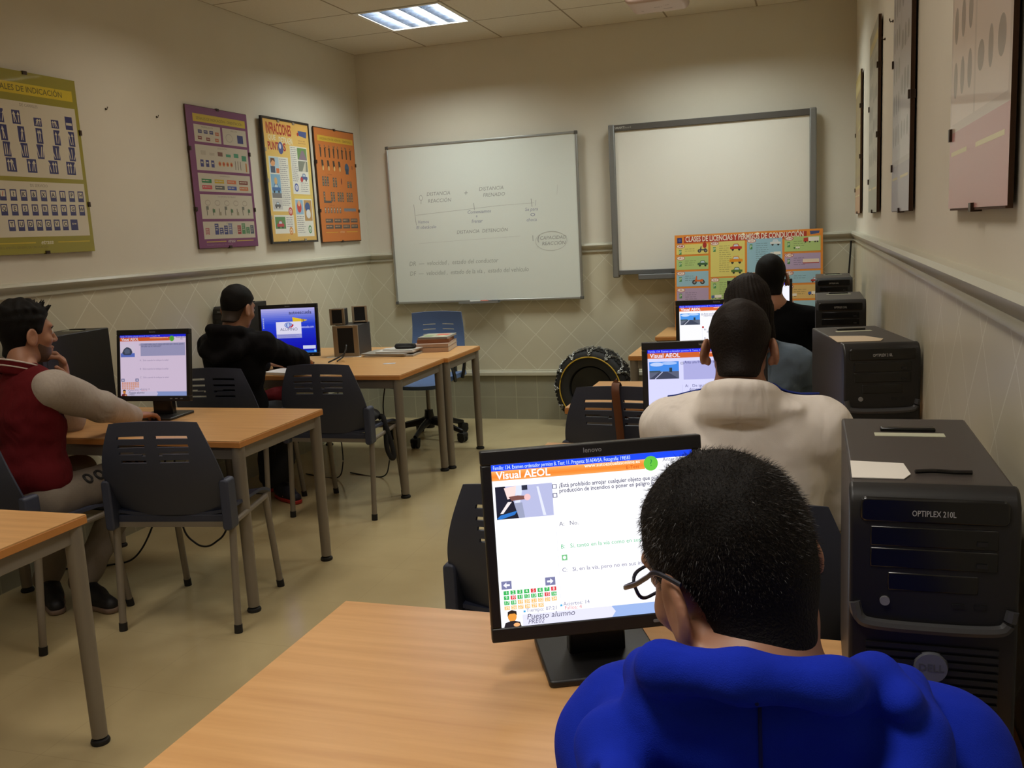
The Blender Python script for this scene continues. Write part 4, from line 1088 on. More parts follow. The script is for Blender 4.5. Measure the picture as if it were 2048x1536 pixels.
def smart_board():
    x0, x1, z0, z1 = 1.979, 3.380, 1.092, 2.147
    t = thing('interactive_whiteboard', 'blank grey framed projection board on the front wall', 'whiteboard', ((x0 + x1) / 2, -.032, (z0 + z1) / 2))
    w, h = x1 - x0, z1 - z0
    MB().box(-w / 2 + .03, w / 2 - .03, -.045, -.002, -h / 2 + .03, h / 2 - .03).build('writing_surface', mat('matt_white_board', (232, 230, 222), .5, var=.01), t)
    gm = mat('grey_frame', (128, 128, 126), .45, metal=.3); dk = mat('dark_frame', (84, 80, 76), .5)
    tb = MB().box(-w / 2 + .03, w / 2 - .03, -.056, -.002, h / 2 - .047, h / 2 - .004).build('top_bar', dk, t, bevel=.003)
    MB().box(-w / 2 + .03, w / 2 - .03, -.056, -.002, -h / 2 + .0, -h / 2 + .032).build('bottom_bar', mat('grey_bar', (96, 96, 96), .5), t, bevel=.003)
    for sx in (-1, 1): MB().box(*sorted((sx * (w / 2), sx * (w / 2 - .045))), -.062, -.002, -h / 2 - .02, h / 2).build('side_frame', gm, t, bevel=.008)
    c = Canvas(.12, .03); c.text('SMART', .05, .7, .022, (190, 188, 182), bold=.02); c.text('Board', .62, .7, .02, (160, 158, 152)); l = c.build('brand_lettering', M_PRINT, tb, (-w / 2 + .10, -.0565, h / 2 - .026))
    tr = MB(); tr.box(-.50, .50, -.15, -.056, -h / 2 - .035, -h / 2 - .010); tr.box(-.50, .50, -.156, -.14, -h / 2 - .035, -h / 2 + .004)
    tr.build('pen_tray', mat('tray_grey', (104, 106, 108), .4), t, bevel=.006)
    o = MB().cyl((-.06, 0, 0), (.06, 0, 0), .009, n=12).build('stylus', M_BLACK, smooth=True); o.location = ((x0 + x1) / 2 - .33, -.142, z0 - .0005); tag(o, 'black stylus on the tray of the blank projection board', 'pen')
smart_board()

# ------------------------------------------------------------------ projector hung from the ceiling
def projector():
    t = thing('projector', 'white ceiling projector with writing on its underside', 'projector', (2.665, -2.20, 2.435))
    pw = mat('projector_white', (206, 186, 182), .4)
    body = MB().prism(rrect(-.135, .135, .0, .10, .03), -.12, .13).build('body', pw, t, bevel=.015, seg=3)
    MB().cyl((.06, -.115, .05), (.06, -.145, .05), .032, .030, n=24).build('lens', M_BLACKG, t, smooth=True)
    MB().cyl((0, 0, .09), (0, 0, RH - 2.435 - .012), .02, n=16).build('ceiling_mount', pw, t, smooth=True)
    MB().cyl((0, 0, RH - 2.435 - .014), (0, 0, RH - 2.435 - .001), .06, n=24).build('mount_plate', pw, t, smooth=True)
    c = Canvas(.22, .16); c.text('2007', .42, .62, .020, (120, 90, 96)); c.text("'te", .66, .50, .026, (120, 90, 96), rot=.4); c.rect(.60, .84, .78, .88, (110, 90, 90)); c.rect(.12, .86, .17, .90, (130, 110, 110))
    l = c.build('underside_print', M_PRINT, t); l.rotation_euler = (PI / 2, 0, 0); l.matrix_local = Matrix.Translation((0, 0, -.0004)) @ Matrix.Rotation(PI / 2, 4, 'X')
projector()

# ------------------------------------------------------------------ computer towers (front towards local -y)
def make_tower(loc, rz, label, letter=True, case=None):
    w, d, h = .19, .44, .395
    t = thing('computer_tower', label, 'computer', loc, rz, 'black computer towers')
    MB().box(-w / 2, w / 2, -d / 2 + .035, d / 2, .006, h).build('case', case or M_PCTOP, t, bevel=.004)
    b = MB(); prof = [(-d / 2 + .036, .004), (-d / 2 + .010, .004), (-d / 2 + .006, .012), (-d / 2 + .004, h - .050), (-d / 2 + .008, h - .018), (-d / 2 + .020, h - .002), (-d / 2 + .036, h + .003)]
    n = len(prof); vs = [(-w / 2 - .003, y, z) for y, z in prof] + [(w / 2 + .003, y, z) for y, z in prof]
    b.add(vs, [(i, (i + 1) % n, n + (i + 1) % n, n + i) for i in range(n)] + [tuple(range(n - 1, -1, -1)), tuple(range(n, 2 * n))])
    fb = b.build('front_bezel', M_BLACK, t, bevel=.005, seg=3)
    yf = -d / 2 + .005
    u = MB()                                                        # grey band that curves up at both ends
    pts = catmull([(-w / 2 + .004, yf, .246), (-w / 2 + .010, yf - .002, .226), (-w / 2 + .028, yf - .004, .219), (0, yf - .004, .217), (w / 2 - .028, yf - .004, .219), (w / 2 - .010, yf - .002, .226), (w / 2 - .004, yf, .246)], 6)
    u.tube(pts, .0075, n=8); u.build('grey_band', mat('dark_grey_plastic', (62, 62, 64), .4), t, smooth=True)
    lip = MB().prism(rrect(-w / 2 + .010, w / 2 - .010, h - .042, h - .010, .008), yf - .003, yf + .004).build('top_lip', M_BLACKG, t, bevel=.003)
    for k, (z0, z1) in enumerate(((.322, .348), (.294, .320))):
        dv = MB().box(-w / 2 + .022, w / 2 - .022, yf - .0025, yf + .002, z0, z1).build('drive_cover', M_BLACKG, t, bevel=.002)
        MB().box(w / 2 - .046, w / 2 - .034, yf - .005, yf - .002, z0 + .006, z0 + .011).build('eject_button', M_BLACK, dv)
    MB().box(-.052, .052, yf - .002, yf + .002, .264, .288).build('floppy_cover', M_BLACKG, t, bevel=.002)
    s = MB()
    for x in (.03, .055): s.box(x - .007, x + .007, yf - .0022, yf + .0015, .246, .251)
    s.build('usb_port', mat('port_dark', (8, 8, 9), .5), t)
    MB().cyl((-.055, yf + .002, .250), (-.055, yf - .004, .250), .006, n=16).build('power_button', M_SILVER, t, smooth=True)
    v = MB()
    for k in range(17): v.box(-w / 2 + .018, w / 2 - .018, yf - .0035, yf + .002, .020 + k * .0105, .026 + k * .0105)
    v.build('vent_grille', M_BLACK, t)
    lg = MB().cyl((0, yf, .166), (0, yf - .008, .166), .021, .019, n=32, M=Matrix.Translation((0, 0, 0))).build('logo_badge', mat('badge_silver', (120, 122, 130), .35, metal=.5), t, smooth=True)
    c = Canvas(.04, .03); c.text('DELL', .5, .62, .0135, (70, 72, 84), bold=.02, anchor='c'); c.build('badge_lettering', M_PRINT, lg, (0, yf - .0085, .166))
    if letter:
        c = Canvas(.10, .02); c.text('OPTIPLEX 210L', .5, .70, .0105, (168, 168, 170), bold=.012, anchor='c', fit=.50); c.build('name_lettering', M_PRINT, lip, (0, yf - .0035, h - .028))
    hb = MB()
    hb.box(-.04, .04, d / 2 - .10, d / 2 - .085, h - .001, h + .006)
    hb.build('latch', M_BLACKG, t, bevel=.002)
    MB().box(-.05, .05, d / 2 - .135, d / 2 - .112, h - .0005, h + .0008).build('label_strip', mat('pale_sticker', (190, 192, 170), .6), t)
    ft = MB()
    for sx in (-1, 1):
        for sy in (-1, 1): ft.box(sx * .07 - .012, sx * .07 + .012, sy * .17 - .012, sy * .17 + .012, 0, .007)
    ft.build('foot', M_RUBBER, t)
    return t
TW = [(3.492, -5.325, 0, 'foremost computer tower with a clear white paper on top, right of the blue hoodie'),
      (3.485, -3.935, R(11), 'second computer tower from the camera along the tiled wall, behind the foremost one'),
      (3.460, -2.545, 0, 'third computer tower from the camera along the tiled wall'),
      (3.465, -1.10, 0, 'farthest computer tower in the row along the tiled wall, beside the licence poster'),
      (.125, -3.42, R(2), 'computer tower behind the head of the person in the maroon jacket'),
      (.056, -1.90, 0, 'computer tower mostly hidden behind the blue lit screen and the dark hoodie')]
for x, y, rz, lb in TW:
    t = make_tower((x, y, TZ), rz, lb, case=M_BLACK if x < 1 else None)
    if x < .1: t.scale.x = .46                                       # the slim one
def paper(name, pts, z, label, cat, m=None, th=.0012, group=None):
    """flat sheet: pts = outline (x, y) in world, lying at height z"""
    cx = sum(p[0] for p in pts) / len(pts); cy = sum(p[1] for p in pts) / len(pts); n = len(pts)
    vs = [(x - cx, y - cy, 0) for x, y in pts] + [(x - cx, y - cy, th) for x, y in pts]
    fs = [tuple(range(n - 1, -1, -1)), tuple(range(n, 2 * n))] + [(i, (i + 1) % n, n + (i + 1) % n, n + i) for i in range(n)]
    o = MB().add(vs, fs).build(name, m or M_WHITE); o.location = (cx, cy, z); return tag(o, label, cat, group)
PT = TZ + .395
paper('paper_sheet', [(3.399, -5.492), (3.462, -5.492), (3.472, -5.468), (3.468, -5.412), (3.400, -5.404)], PT + .0006, 'white paper sheet on top of the foremost tower', 'paper')
paper('paper_sheet', [(3.415, -4.10), (3.525, -4.085), (3.535, -4.04), (3.49, -3.97), (3.395, -3.965)], PT + .0006, 'cream paper sheet on top of the second tower along the tiled wall', 'paper', mat('cream_paper', (214, 196, 170), .7))
o = MB().tube(catmull([(-.034, 0, 0), (-.012, .004, .0005), (.012, .002, 0), (.034, .003, 0)], 6), .003, n=8).build('pen', M_BLACKG, smooth=True); o.location = (3.512, -5.462, PT + .0035); tag(o, 'black pen beside the white paper on the foremost tower', 'pen')
o = MB().tube(catmull([(3.601, -.034, 1.262), (3.598, -.034, 1.20), (3.590, -.036, 1.08), (3.580, -.040, .95), (3.575, -.045, .72)], 8), .006, n=8).build('power_cable', M_BLACK, smooth=True); tag(o, 'black cable running down the front corner from the tiled rail', 'cable')

# ------------------------------------------------------------------ things on the teacher's tables
def speaker_box(name, loc, rz, w, d, h, label, tilt=0.0, fr=.018, cat='loudspeaker', group=None):
    t = thing(name, label, cat, loc, rz, group)
    M = Matrix.Rotation(tilt, 4, 'X')
    MB().box(-w / 2, w / 2, -d / 2 + .012, d / 2, 0, h, M).build('cabinet', mat('charcoal_cabinet', (52, 50, 50), .5, bump=(500, .2, .0005)), t, bevel=.003)
    b = MB(); y0, y1 = -d / 2, -d / 2 + .0135
    b.box(-w / 2 - .002, -w / 2 + fr, y0, y1, 0, h + .002, M); b.box(w / 2 - fr, w / 2 + .002, y0, y1, 0, h + .002, M)
    b.box(-w / 2 + fr, w / 2 - fr, y0, y1, h - fr * .45, h + .002, M); b.box(-w / 2 + fr, w / 2 - fr, y0, y1, 0, fr * .8, M)
    b.build('front_frame', mat('champagne_plastic', (150, 134, 112), .4, metal=.35), t, bevel=.002)
    MB().box(-w / 2 + fr, w / 2 - fr, y0 + .003, y1, fr * .8, h - fr * .45, M).build('grille_cloth', mat('black_cloth', (14, 13, 14), .9, bump=(900, .5, .001)), t)
    return t
speaker_box('subwoofer', (.478, -1.30, TZ), R(8), .165, .26, .20, 'large boxy loudspeaker standing on the table left of the magazines', fr=.030)
speaker_box('satellite_speaker', (.425, -1.36, TZ + .2025), R(10), .095, .085, .105, 'small loudspeaker on the boxy one, the one nearer to the blue lit screen', fr=.014, group='small loudspeakers on the boxy one')
speaker_box('satellite_speaker', (.512, -1.235, TZ + .2025), R(24), .095, .085, .105, 'small tilted loudspeaker with a silvery rim, on the far end of the boxy one', tilt=R(-7), fr=.013, group='small loudspeakers on the boxy one')

def book(loc, rz, w, d, h, cover, label, pages=(206, 196, 184), group=None, cat='book', name='book', spine='y'):
    t = thing(name, label, cat, loc, rz, group)
    c = MB(); e = max(.0012, h * .05)
    c.box(-w / 2, w / 2, -d / 2, d / 2, 0, e); c.box(-w / 2, w / 2, -d / 2, d / 2, h - e, h)
    if spine == 'x': c.box(-w / 2, -w / 2 + .002, -d / 2, d / 2, 0, h)
    else: c.box(-w / 2, w / 2, -d / 2, -d / 2 + .002, 0, h)
    c.build('cover', cover, t)
    MB().box(-w / 2 + .002, w / 2 - .003, -d / 2 + .002, d / 2 - .003, e, h - e).build('pages', mat('pages%d' % sum(pages), pages, .8, bump=(400, .4, .001)), t)
    return t
pink = mat('pink_cover', (178, 150, 134), .5, var=.05); grey = mat('mottled_cover', (150, 148, 146), .5, var=.3, vscale=30); brn = mat('russet_cover', (140, 88, 58), .45, var=.2, vscale=15)
gb = 'books in the thick stack'
book((.985, -1.115, TZ), R(10), .235, .30, .030, pink, 'thick pinkish book, lowest of the stack on the table', group=gb)
book((.985, -1.112, TZ + .0305), R(10), .232, .295, .022, pink, 'pinkish book, second from the bottom of the stack', pages=(214, 206, 196), group=gb)
book((.980, -1.085, TZ + .053), R(13), .21, .25, .024, brn, 'russet book in the upper half of the stack', pages=(150, 100, 70), group=gb)
bt = book((.985, -1.070, TZ + .0775), R(6), .20, .24, .012, grey, 'mottled thin book topmost of the stack', group=gb)
c = Canvas(.19, .22, .0003); c.rect(.05, .08, .95, .92, (176, 178, 150)); c.rect(.45, .15, .9, .55, (206, 108, 90)); c.rect(.1, .5, .4, .85, (130, 150, 110)); c.ell(.75, .7, .12, .1, (222, 210, 170))
p = c.build('cover_picture', M_PRINT, bt); p.matrix_local = Matrix.Translation((0, 0, .0122)) @ Matrix.Rotation(-PI / 2, 4, 'X')
gm = 'magazines and folders in the low stack'
M_MAG = mat('grey_magazine', (158, 152, 144), .45, var=.25, vscale=14); M_MAG2 = mat('white_magazine', (212, 208, 204), .4, var=.12, vscale=12)
book((.80, -1.345, TZ), R(3), .33, .23, .010, M_MAG, 'grey magazine, lowest of the low stack by the boxy loudspeaker', group=gm, cat='magazine', name='magazine')
book((.765, -1.350, TZ + .0105), R(-2), .31, .22, .010, M_MAG, 'grey magazine, second in the low stack', pages=(190, 176, 160), group=gm, cat='magazine', name='magazine')
book((.82, -1.325, TZ + .021), R(6), .25, .20, .009, M_MAG2, 'white magazine in the upper part of the low stack', group=gm, cat='magazine', name='magazine')
book((.845, -1.300, TZ + .0305), R(-8), .22, .17, .006, M_MAG2, 'white booklet on top of the low stack, under the black case', group=gm, cat='magazine', name='magazine')
pc = thing('pencil_case', 'black pencil case lying on the low stack of magazines', 'case', (.865, -1.325, TZ + .0368), R(4))
f = SDF().cap((-.055, 0, .016), (.055, .004, .016), .017, .016).ell((0, 0, .010), (.07, .03, .011), k=.01)
soft('case_body', f, (-.10, -.05, -.005), (.10, .05, .05), .003, mat('black_fabric', (20, 20, 22), .8, bump=(600, .4, .0008)), pc)
MB().tube([(-.06, -.013, .026), (0, -.015, .030), (.06, -.010, .027)], .0016, n=6).build('zip', mat('dark_zip', (48, 48, 52), .5), pc)
paper('paper_sheet', [(.37, -1.475), (.60, -1.440), (.585, -1.395), (.36, -1.43)], TZ + .0004, 'white paper lying under the front of the boxy loudspeaker', 'paper', th=.0008)
paper('card', [(.915, -1.775), (.985, -1.755), (.975, -1.715), (.905, -1.735)], TZ + .0004, 'small pale card on the bare table near the black bag chair', 'card', mat('pale_card', (186, 186, 194), .5))
nb = book((.46, -2.085, TZ), R(-9), .24, .165, .014, M_WHITE, 'open notebook with white pages at the elbow of the dark hoodie', pages=(66, 78, 132), name='notebook', cat='notebook')
o = MB().tube(catmull([(.52, -1.72, TZ + .006), (.60, -1.66, TZ + .05), (.60, -1.62, TZ + .10), (.565, -1.60, TZ + .03), (.55, -1.66, TZ + .006)], 8), .005, n=8).build('screen_cable', M_BLACK, smooth=True); tag(o, 'black cable looping behind the blue lit screen', 'cable')

# cables hanging below the left tables
o = MB().tube(catmull([(.55, -3.25, .62), (.575, -3.30, .35), (.605, -3.32, .172), (.66, -3.32, .108), (.715, -3.32, .094), (.77, -3.32, .118), (.82, -3.30, .175), (.86, -3.26, .36), (.87, -3.22, .62)], 8), .0045, n=8).build('hanging_cable', M_BLACK, smooth=True); tag(o, 'dark cable hanging in a loop below the maroon jacket table', 'cable')
o = MB().tube(catmull([(.50, -3.22, .62), (.49, -3.30, .34), (.43, -3.34, .15), (.34, -3.36, .03), (.24, -3.40, .006), (.12, -3.46, .006), (.02, -3.50, .006)], 8), .0045, n=8).build('floor_cable', M_BLACK, smooth=True); tag(o, 'dark cable falling to the floor below the maroon jacket table', 'cable')
for k, (x, y, lb) in enumerate(((.62, -1.86, 'thin cable hanging in front of the legs of the dark hoodie'), (.90, -1.80, 'thin dark cable hanging behind the chair with the black bag'))):
    o = MB().tube(catmull([(x, y + .1, .62), (x + .01, y, .45), (x + .035, y - .02, .25), (x + .02, y, .10), (x - .05, y + .03, .006), (x - .3, y + .1, .006)], 8), .004, n=8).build('hanging_cable', M_BLACK, smooth=True); tag(o, lb, 'cable')

# ------------------------------------------------------------------ car wheel with snow chain, standing against the wall
def tyre():
    t = thing('car_tyre', 'car tyre with a snow chain standing on the floor by the front wall', 'tyre', (1.835, -.20, .287), R(-8))
    RX = Matrix.Rotation(PI / 2, 4, 'X')                             # axis along y
    prof = [(.165, -.062), (.170, -.075), (.195, -.086), (.235, -.088), (.262, -.080), (.279, -.062), (.285, -.03), (.286, 0), (.285, .03), (.279, .062), (.262, .080), (.235, .088), (.195, .086), (.170, .075), (.165, .062)]
    b = MB().lathe(prof + [prof[0]], 64, RX); tb = b.build('tyre', M_RUBBER, t, smooth=True)
    tr = MB()
    for k in range(60):
        a = 2 * PI * k / 60
        for y0, y1 in ((-.066, -.028), (-.02, .02), (.028, .066)):
            M = Matrix.Rotation(a + .03 * (y0 > 0), 4, 'Y'); tr.box(-.0095, .0095, y0, y1, .279, .2865, M)
    tr.build('tread', M_RUBBER, tb)
    rim = [(.0, -.040), (.06, -.040), (.075, -.028), (.13, -.020), (.150, -.045), (.164, -.062), (.168, -.062), (.158, .06), (.15, .06), (.02, .0), (0, 0)]
    MB().lathe(rim, 48, RX).build('wheel_rim', mat('dark_rim', (30, 29, 30), .4, metal=.4), t, smooth=True)
    cm = mat('chain_steel', (150, 150, 146), .35, metal=.8); ch = MB(); n = 12
    def pt(r, a, y): return Vector((r * math.cos(a), y, r * math.sin(a)))
    segs = []
    for k in range(n):                                               # zig-zag of links across the tread
        a, a2 = 2 * PI * k / n, 2 * PI * (k + .5) / n; a3 = 2 * PI * (k + 1) / n
        segs += [[pt(.245, a, -.094), pt(.278, a + .04, -.078), pt(.294, a + .09, -.05), pt(.296, a2, 0)], [pt(.296, a2, 0), pt(.294, a3 - .09, -.05), pt(.278, a3 - .04, -.078), pt(.245, a3, -.094)],
                 [pt(.245, a, .094), pt(.278, a + .04, .078), pt(.294, a + .09, .05), pt(.296, a2, 0)], [pt(.296, a2, 0), pt(.294, a3 - .09, .05), pt(.278, a3 - .04, .078), pt(.245, a3, .094)]]
    for sg in segs:
        P = catmull(sg, 3)
        for i in range(len(P) - 1):
            a, b_ = P[i], P[i + 1]; d = (b_ - a).normalized(); side = Vector((0, 1, 0)).cross(d) if i % 2 else d.cross(Vector((0, 1, 0))).cross(d)
            if side.length < 1e-3: side = Vector((1, 0, 0))
            side = side.normalized() * .006; m_ = (a + b_) / 2; L = (b_ - a).length * .62
            ch.tube([m_ - d * L - side * .3, m_ - d * L * .5 - side, m_ + d * L * .5 - side, m_ + d * L - side * .3, m_ + d * L + side * .3, m_ + d * L * .5 + side, m_ - d * L * .5 + side, m_ - d * L + side * .3], .0026, n=5, closed=True)
    ch.build('snow_chain', cm, t, smooth=True)
    yb = MB()
    for sy in (-1, 1): yb.tube([pt(.236, 2 * PI * i / 48, sy * .093) for i in range(48)], .0045, n=6, closed=True)
    yb.build('side_cable', mat('yellow_cable', (196, 160, 50), .5), t, smooth=True)
tyre()

# ------------------------------------------------------------------ bags
M_BAG = mat('black_nylon', (16, 16, 19), .75, bump=(500, .4, .001))
bg = thing('backpack', 'black bag lying flat on the seat of a slate chair', 'bag', (.945, -2.335, .452), R(2))
f = SDF().ell((0, .01, .042), (.19, .165, .05)).ell((.06, -.06, .05), (.12, .10, .045), k=.03).ell((-.07, .05, .055), (.10, .09, .04), k=.03)
f.disp(lambda P: .006 * wob(P, 26, 1.0)).fn(lambda P: P[..., 2] * -1.0 + .008, '&', .01)
soft('bag_body', f, (-.24, -.22, -.02), (.24, .22, .14), .008, M_BAG, bg)
for k, pts in enumerate(([(.17, .05, .03), (.205, .02, .04), (.235, 0, -.01), (.262, -.01, -.10), (.275, -.02, -.16), (.262, -.025, -.172), (.238, -.02, -.12), (.228, 0, -.03), (.205, .04, .035), (.16, .08, .03)],)):
    MB().tube(catmull(pts, 6), .0035, n=8, flat=4.0, up=(0, 1, 0)).build('strap', M_BAG, bg, smooth=True)
MB().prism(rrect(-.028, .028, .0, .05, .012), -.012, .012, Matrix.Translation((-.165, -.155, .02)) @ Matrix.Rotation(R(20), 4, 'Z')).build('red_tag', mat('crimson_cloth', (176, 24, 50), .7), bg, bevel=.006)
sb = thing('shoulder_bag', 'brown strapped bag hung on the back of a slate chair beside the white shirt', 'bag', (2.66, -2.99, 0))
MB().tube(catmull([(-.005, -.27, .46), (-.012, -.300, .60), (-.018, -.312, .72), (-.024, -.318, .800), (-.026, -.308, .834), (-.026, -.290, .846), (-.026, -.272, .838), (-.024, -.245, .80), (-.02, -.19, .66), (-.01, -.16, .60)], 8), .0022, n=8, flat=7.0, up=(0, 1, 0)).build('strap', M_BROWN, sb, smooth=True)
f = SDF().ell((0, -.10, .53), (.15, .045, .09)).disp(lambda P: .004 * wob(P, 24, 2.0)); soft('bag_body', f, (-.19, -.18, .42), (.19, -.02, .65), .008, M_BROWN, sb)
MB().tube(catmull([(0, -.27, .46), (.01, -.22, .43), (.0, -.14, .46)], 6), .0022, n=8, flat=7.0, up=(1, 0, 0)).build('strap_end', M_BROWN, sb, smooth=True)

# ------------------------------------------------------------------ people
M_SKIN = mat('skin', (160, 113, 88), .5, var=.10, vscale=30, bump=(260, .12, .0006))
M_STUB = mat('stubbled_skin', (86, 63, 50), .6, var=.25, vscale=260)
M_HAIR = mat('black_hair', (15, 12, 11), .65, spec=.15, var=.35, vscale=180, bump=(420, .8, .002))
M_HAIRF = mat('short_faded_hair', (52, 39, 32), .6, var=.35, vscale=320, bump=(600, .6, .001))
M_HAIRB = mat('brown_black_hair', (24, 16, 13), .65, spec=.2, var=.35, vscale=90, bump=(200, .8, .002))
A = lambda p: np.array(p, dtype=np.float64)
def nrm(v): v = A(v); return v / np.linalg.norm(v)

def head_axes(yaw, pitch, roll):
    return np.array(Matrix.Rotation(yaw, 3, 'Z') @ Matrix.Rotation(pitch, 3, 'X') @ Matrix.Rotation(roll, 3, 'Y'))

class Head:
    def __init__(s, c, yaw, pitch, roll, k=.96): s.c = A(c); s.R = head_axes(yaw, pitch, roll); s.k = k
    def w(s, p): return s.c + s.R @ (A(p) * s.k)
    def loc(s, P): return ((P - s.c.astype(np.float32)) @ s.R.astype(np.float32)) / s.k
    def ell(s, f, c, r, k=.012, rot=None, neg=False):
        Rm = s.R if rot is None else s.R @ np.array(rot)
        (f.nell if neg else f.ell)(s.w(c), A(r) * s.k, k=k, Rm=Rm)
    def cap(s, f, a, b, ra, rb=None, k=.01, neg=False):
        (f.ncap if neg else f.cap)(s.w(a), s.w(b), ra * s.k, (ra if rb is None else rb) * s.k, k=k)

def add_head(f, H, N, open_ear=True):
    H.ell(f, (0, -.014, .030), (.073, .094, .087), .0)
    H.ell(f, (0, .030, -.030), (.060, .062, .085), .03)
    H.ell(f, (0, .034, -.082), (.047, .050, .036), .025)
    H.ell(f, (0, .072, -.104), (.018, .016, .015), .02)                     # chin
    H.ell(f, (0, .078, .030), (.048, .016, .013), .02)                      # brow
    for s in (-1, 1):
        H.ell(f, (s * .031, .098, .004), (.018, .014, .011), .010, neg=True)     # sockets
        H.ell(f, (s * .031, .078, .004), (.0135, .0135, .0125), .003)            # lids
        H.ell(f, (s * .040, .062, -.028), (.022, .022, .018), .02)               # cheekbones
    H.cap(f, (0, .090, .014), (0, .110, -.030), .007, .0115, .010)              # nose
    for s in (-1, 1): H.ell(f, (s * .012, .098, -.034), (.009, .011, .008), .006)
    H.ell(f, (0, .092, -.062), (.024, .011, .007), .006); H.ell(f, (0, .089, -.074), (.021, .011, .007), .006)   # lips
    H.cap(f, (-.022, .101, -.068), (.022, .101, -.068), .0022, .0022, .003, neg=True)
    for s in (-1, 1):                                                          # ears
        a = s * R(15); rot = np.array(Matrix.Rotation(a, 3, 'Z') @ Matrix.Rotation(-s * R(8), 3, 'Y') @ Matrix.Rotation(R(-8), 3, 'X'))
        H.ell(f, (s * .0860, -.012, -.012), (.0085, .025, .037), .006, rot)
        H.ell(f, (s * .077, -.004, -.036), (.007, .011, .012), .006)
        H.ell(f, (s * .0950, -.009, -.008), (.0075, .0165, .026), .004, rot, neg=True)
        H.ell(f, (s * .086, -.012, -.018), (.005, .009, .011), .004, rot)
    f.cap(H.w((0, -.030, -.060)), A(N), .050 * H.k, .054, k=.03)

def add_hand(f, W, fd, pn, side, curl=.6, sc=1.0):
    """W wrist, fd finger direction, pn palm normal, side = unit vector from palm centre to the thumb edge."""
    W, fd = A(W), nrm(fd); pn = nrm(A(pn) - fd * (A(pn) @ fd)); sd = nrm(A(side) - fd * (A(side) @ fd) - pn * (A(side) @ pn))
    Rm = np.stack([sd, fd, pn], 1)
    f.ell(W + fd * .048 * sc, A((.040, .048, .0155)) * sc, k=.015, Rm=Rm)
    for k, (off, ln, bk) in enumerate(((.029, .068, .082), (.010, .077, .088), (-.010, .072, .086), (-.028, .056, .078))):
        p = W + sd * off * sc + fd * bk * sc; d = fd.copy(); r = .0092 * sc
        for q, fr in enumerate((.44, .32, .24)):
            a = curl * (.55 + .45 * q); c, s_ = math.cos(a), math.sin(a)
            d2 = nrm(d * c + pn * s_ + sd * .04 * (1.5 - k) * (q == 0)); e = p + d2 * ln * fr * sc
            f.cap(p, e, r, r * .9, k=.004 if q else .008); p, d, r = e, d2, r * .9
    p = W + sd * .030 * sc + fd * .022 * sc; d = nrm(sd * .75 + fd * .7 + pn * .25)
    for q, (ln, r) in enumerate(((.036, .0125), (.030, .0105), (.024, .009))):
        e = p + d * ln * sc; f.cap(p, e, r * sc, r * .9 * sc, k=.008 if q == 0 else .004); p = e; d = nrm(d + fd * .35 + pn * curl * .35)

def trace(f, p, d, n=60, tmax=.6):
    """walk from p along d until the soft shape f is met"""
    p = A(p).astype(np.float32).copy(); d = nrm(d).astype(np.float32); t = 0
    for _ in range(n):
        v = float(f((p + d * t)[None])[0])
        if v < .0008: break
        t += v * .8
        if t > tmax: break
    return (p + d * t).astype(np.float64)

HAIR_H = {'short': [(-.14, -.100), (-.06, -.092), (-.030, -.070), (-.022, .012), (.004, .022), (.016, -.004), (.032, -.012), (.040, .020), (.052, .052), (.080, .074), (.14, .082)],
          'nape': [(-.14, -.104), (-.06, -.096), (-.034, -.070), (-.022, .012), (.004, .022), (.016, -.004), (.032, -.012), (.040, .020), (.052, .052), (.080, .074), (.14, .082)],
          'crew': [(-.14, -.080), (-.06, -.072), (-.030, -.050), (-.020, .014), (.004, .022), (.014, .004), (.030, .000), (.040, .028), (.052, .056), (.080, .072), (.14, .082)],
          'top': [(-.14, -.040), (-.06, -.030), (-.02, .010), (.02, .034), (.045, .056), (.08, .072), (.14, .082)]}
def hair_fn(H, thick=.007, line='short', top=0.0, noise=.0, nf=60, back=0.0, N=None):
    ys = np.array([a for a, b in HAIR_H[line]], np.float32); zs = np.array([b for a, b in HAIR_H[line]], np.float32)
    ne = np.array((0, -.042, -.085)) if N is None else np.array((0, -.034, -.060)) * .45 + H.loc(A(N).astype(np.float32)[None])[0] * .55
    def f(P):
        q = H.loc(P)
        d = sd_ell(q, (0, -.014, .030), (.073, .094, .087))
        d = smin(d, sd_cap(q, (0, -.030, -.030), ne, .056, .051 if N is None else .0535), .03)
        up = np.clip((q[..., 2] + .06) / .14, 0, 1)
        t = thick * ((.15 if N is None else .30) + (.85 if N is None else .70) * up) + top * np.clip((q[..., 2] - .05) / .06, 0, 1) + back * np.clip(-q[..., 1] / .08, 0, 1) * up
        if noise: t = t + noise * wob(q, nf, 3.0) * np.clip((q[..., 2]) / .05, 0, 1)
        d = d - t
        cut = np.interp(q[..., 1], ys, zs).astype(np.float32) - q[..., 2]
        return smax(d, cut, .006) * H.k
    return f

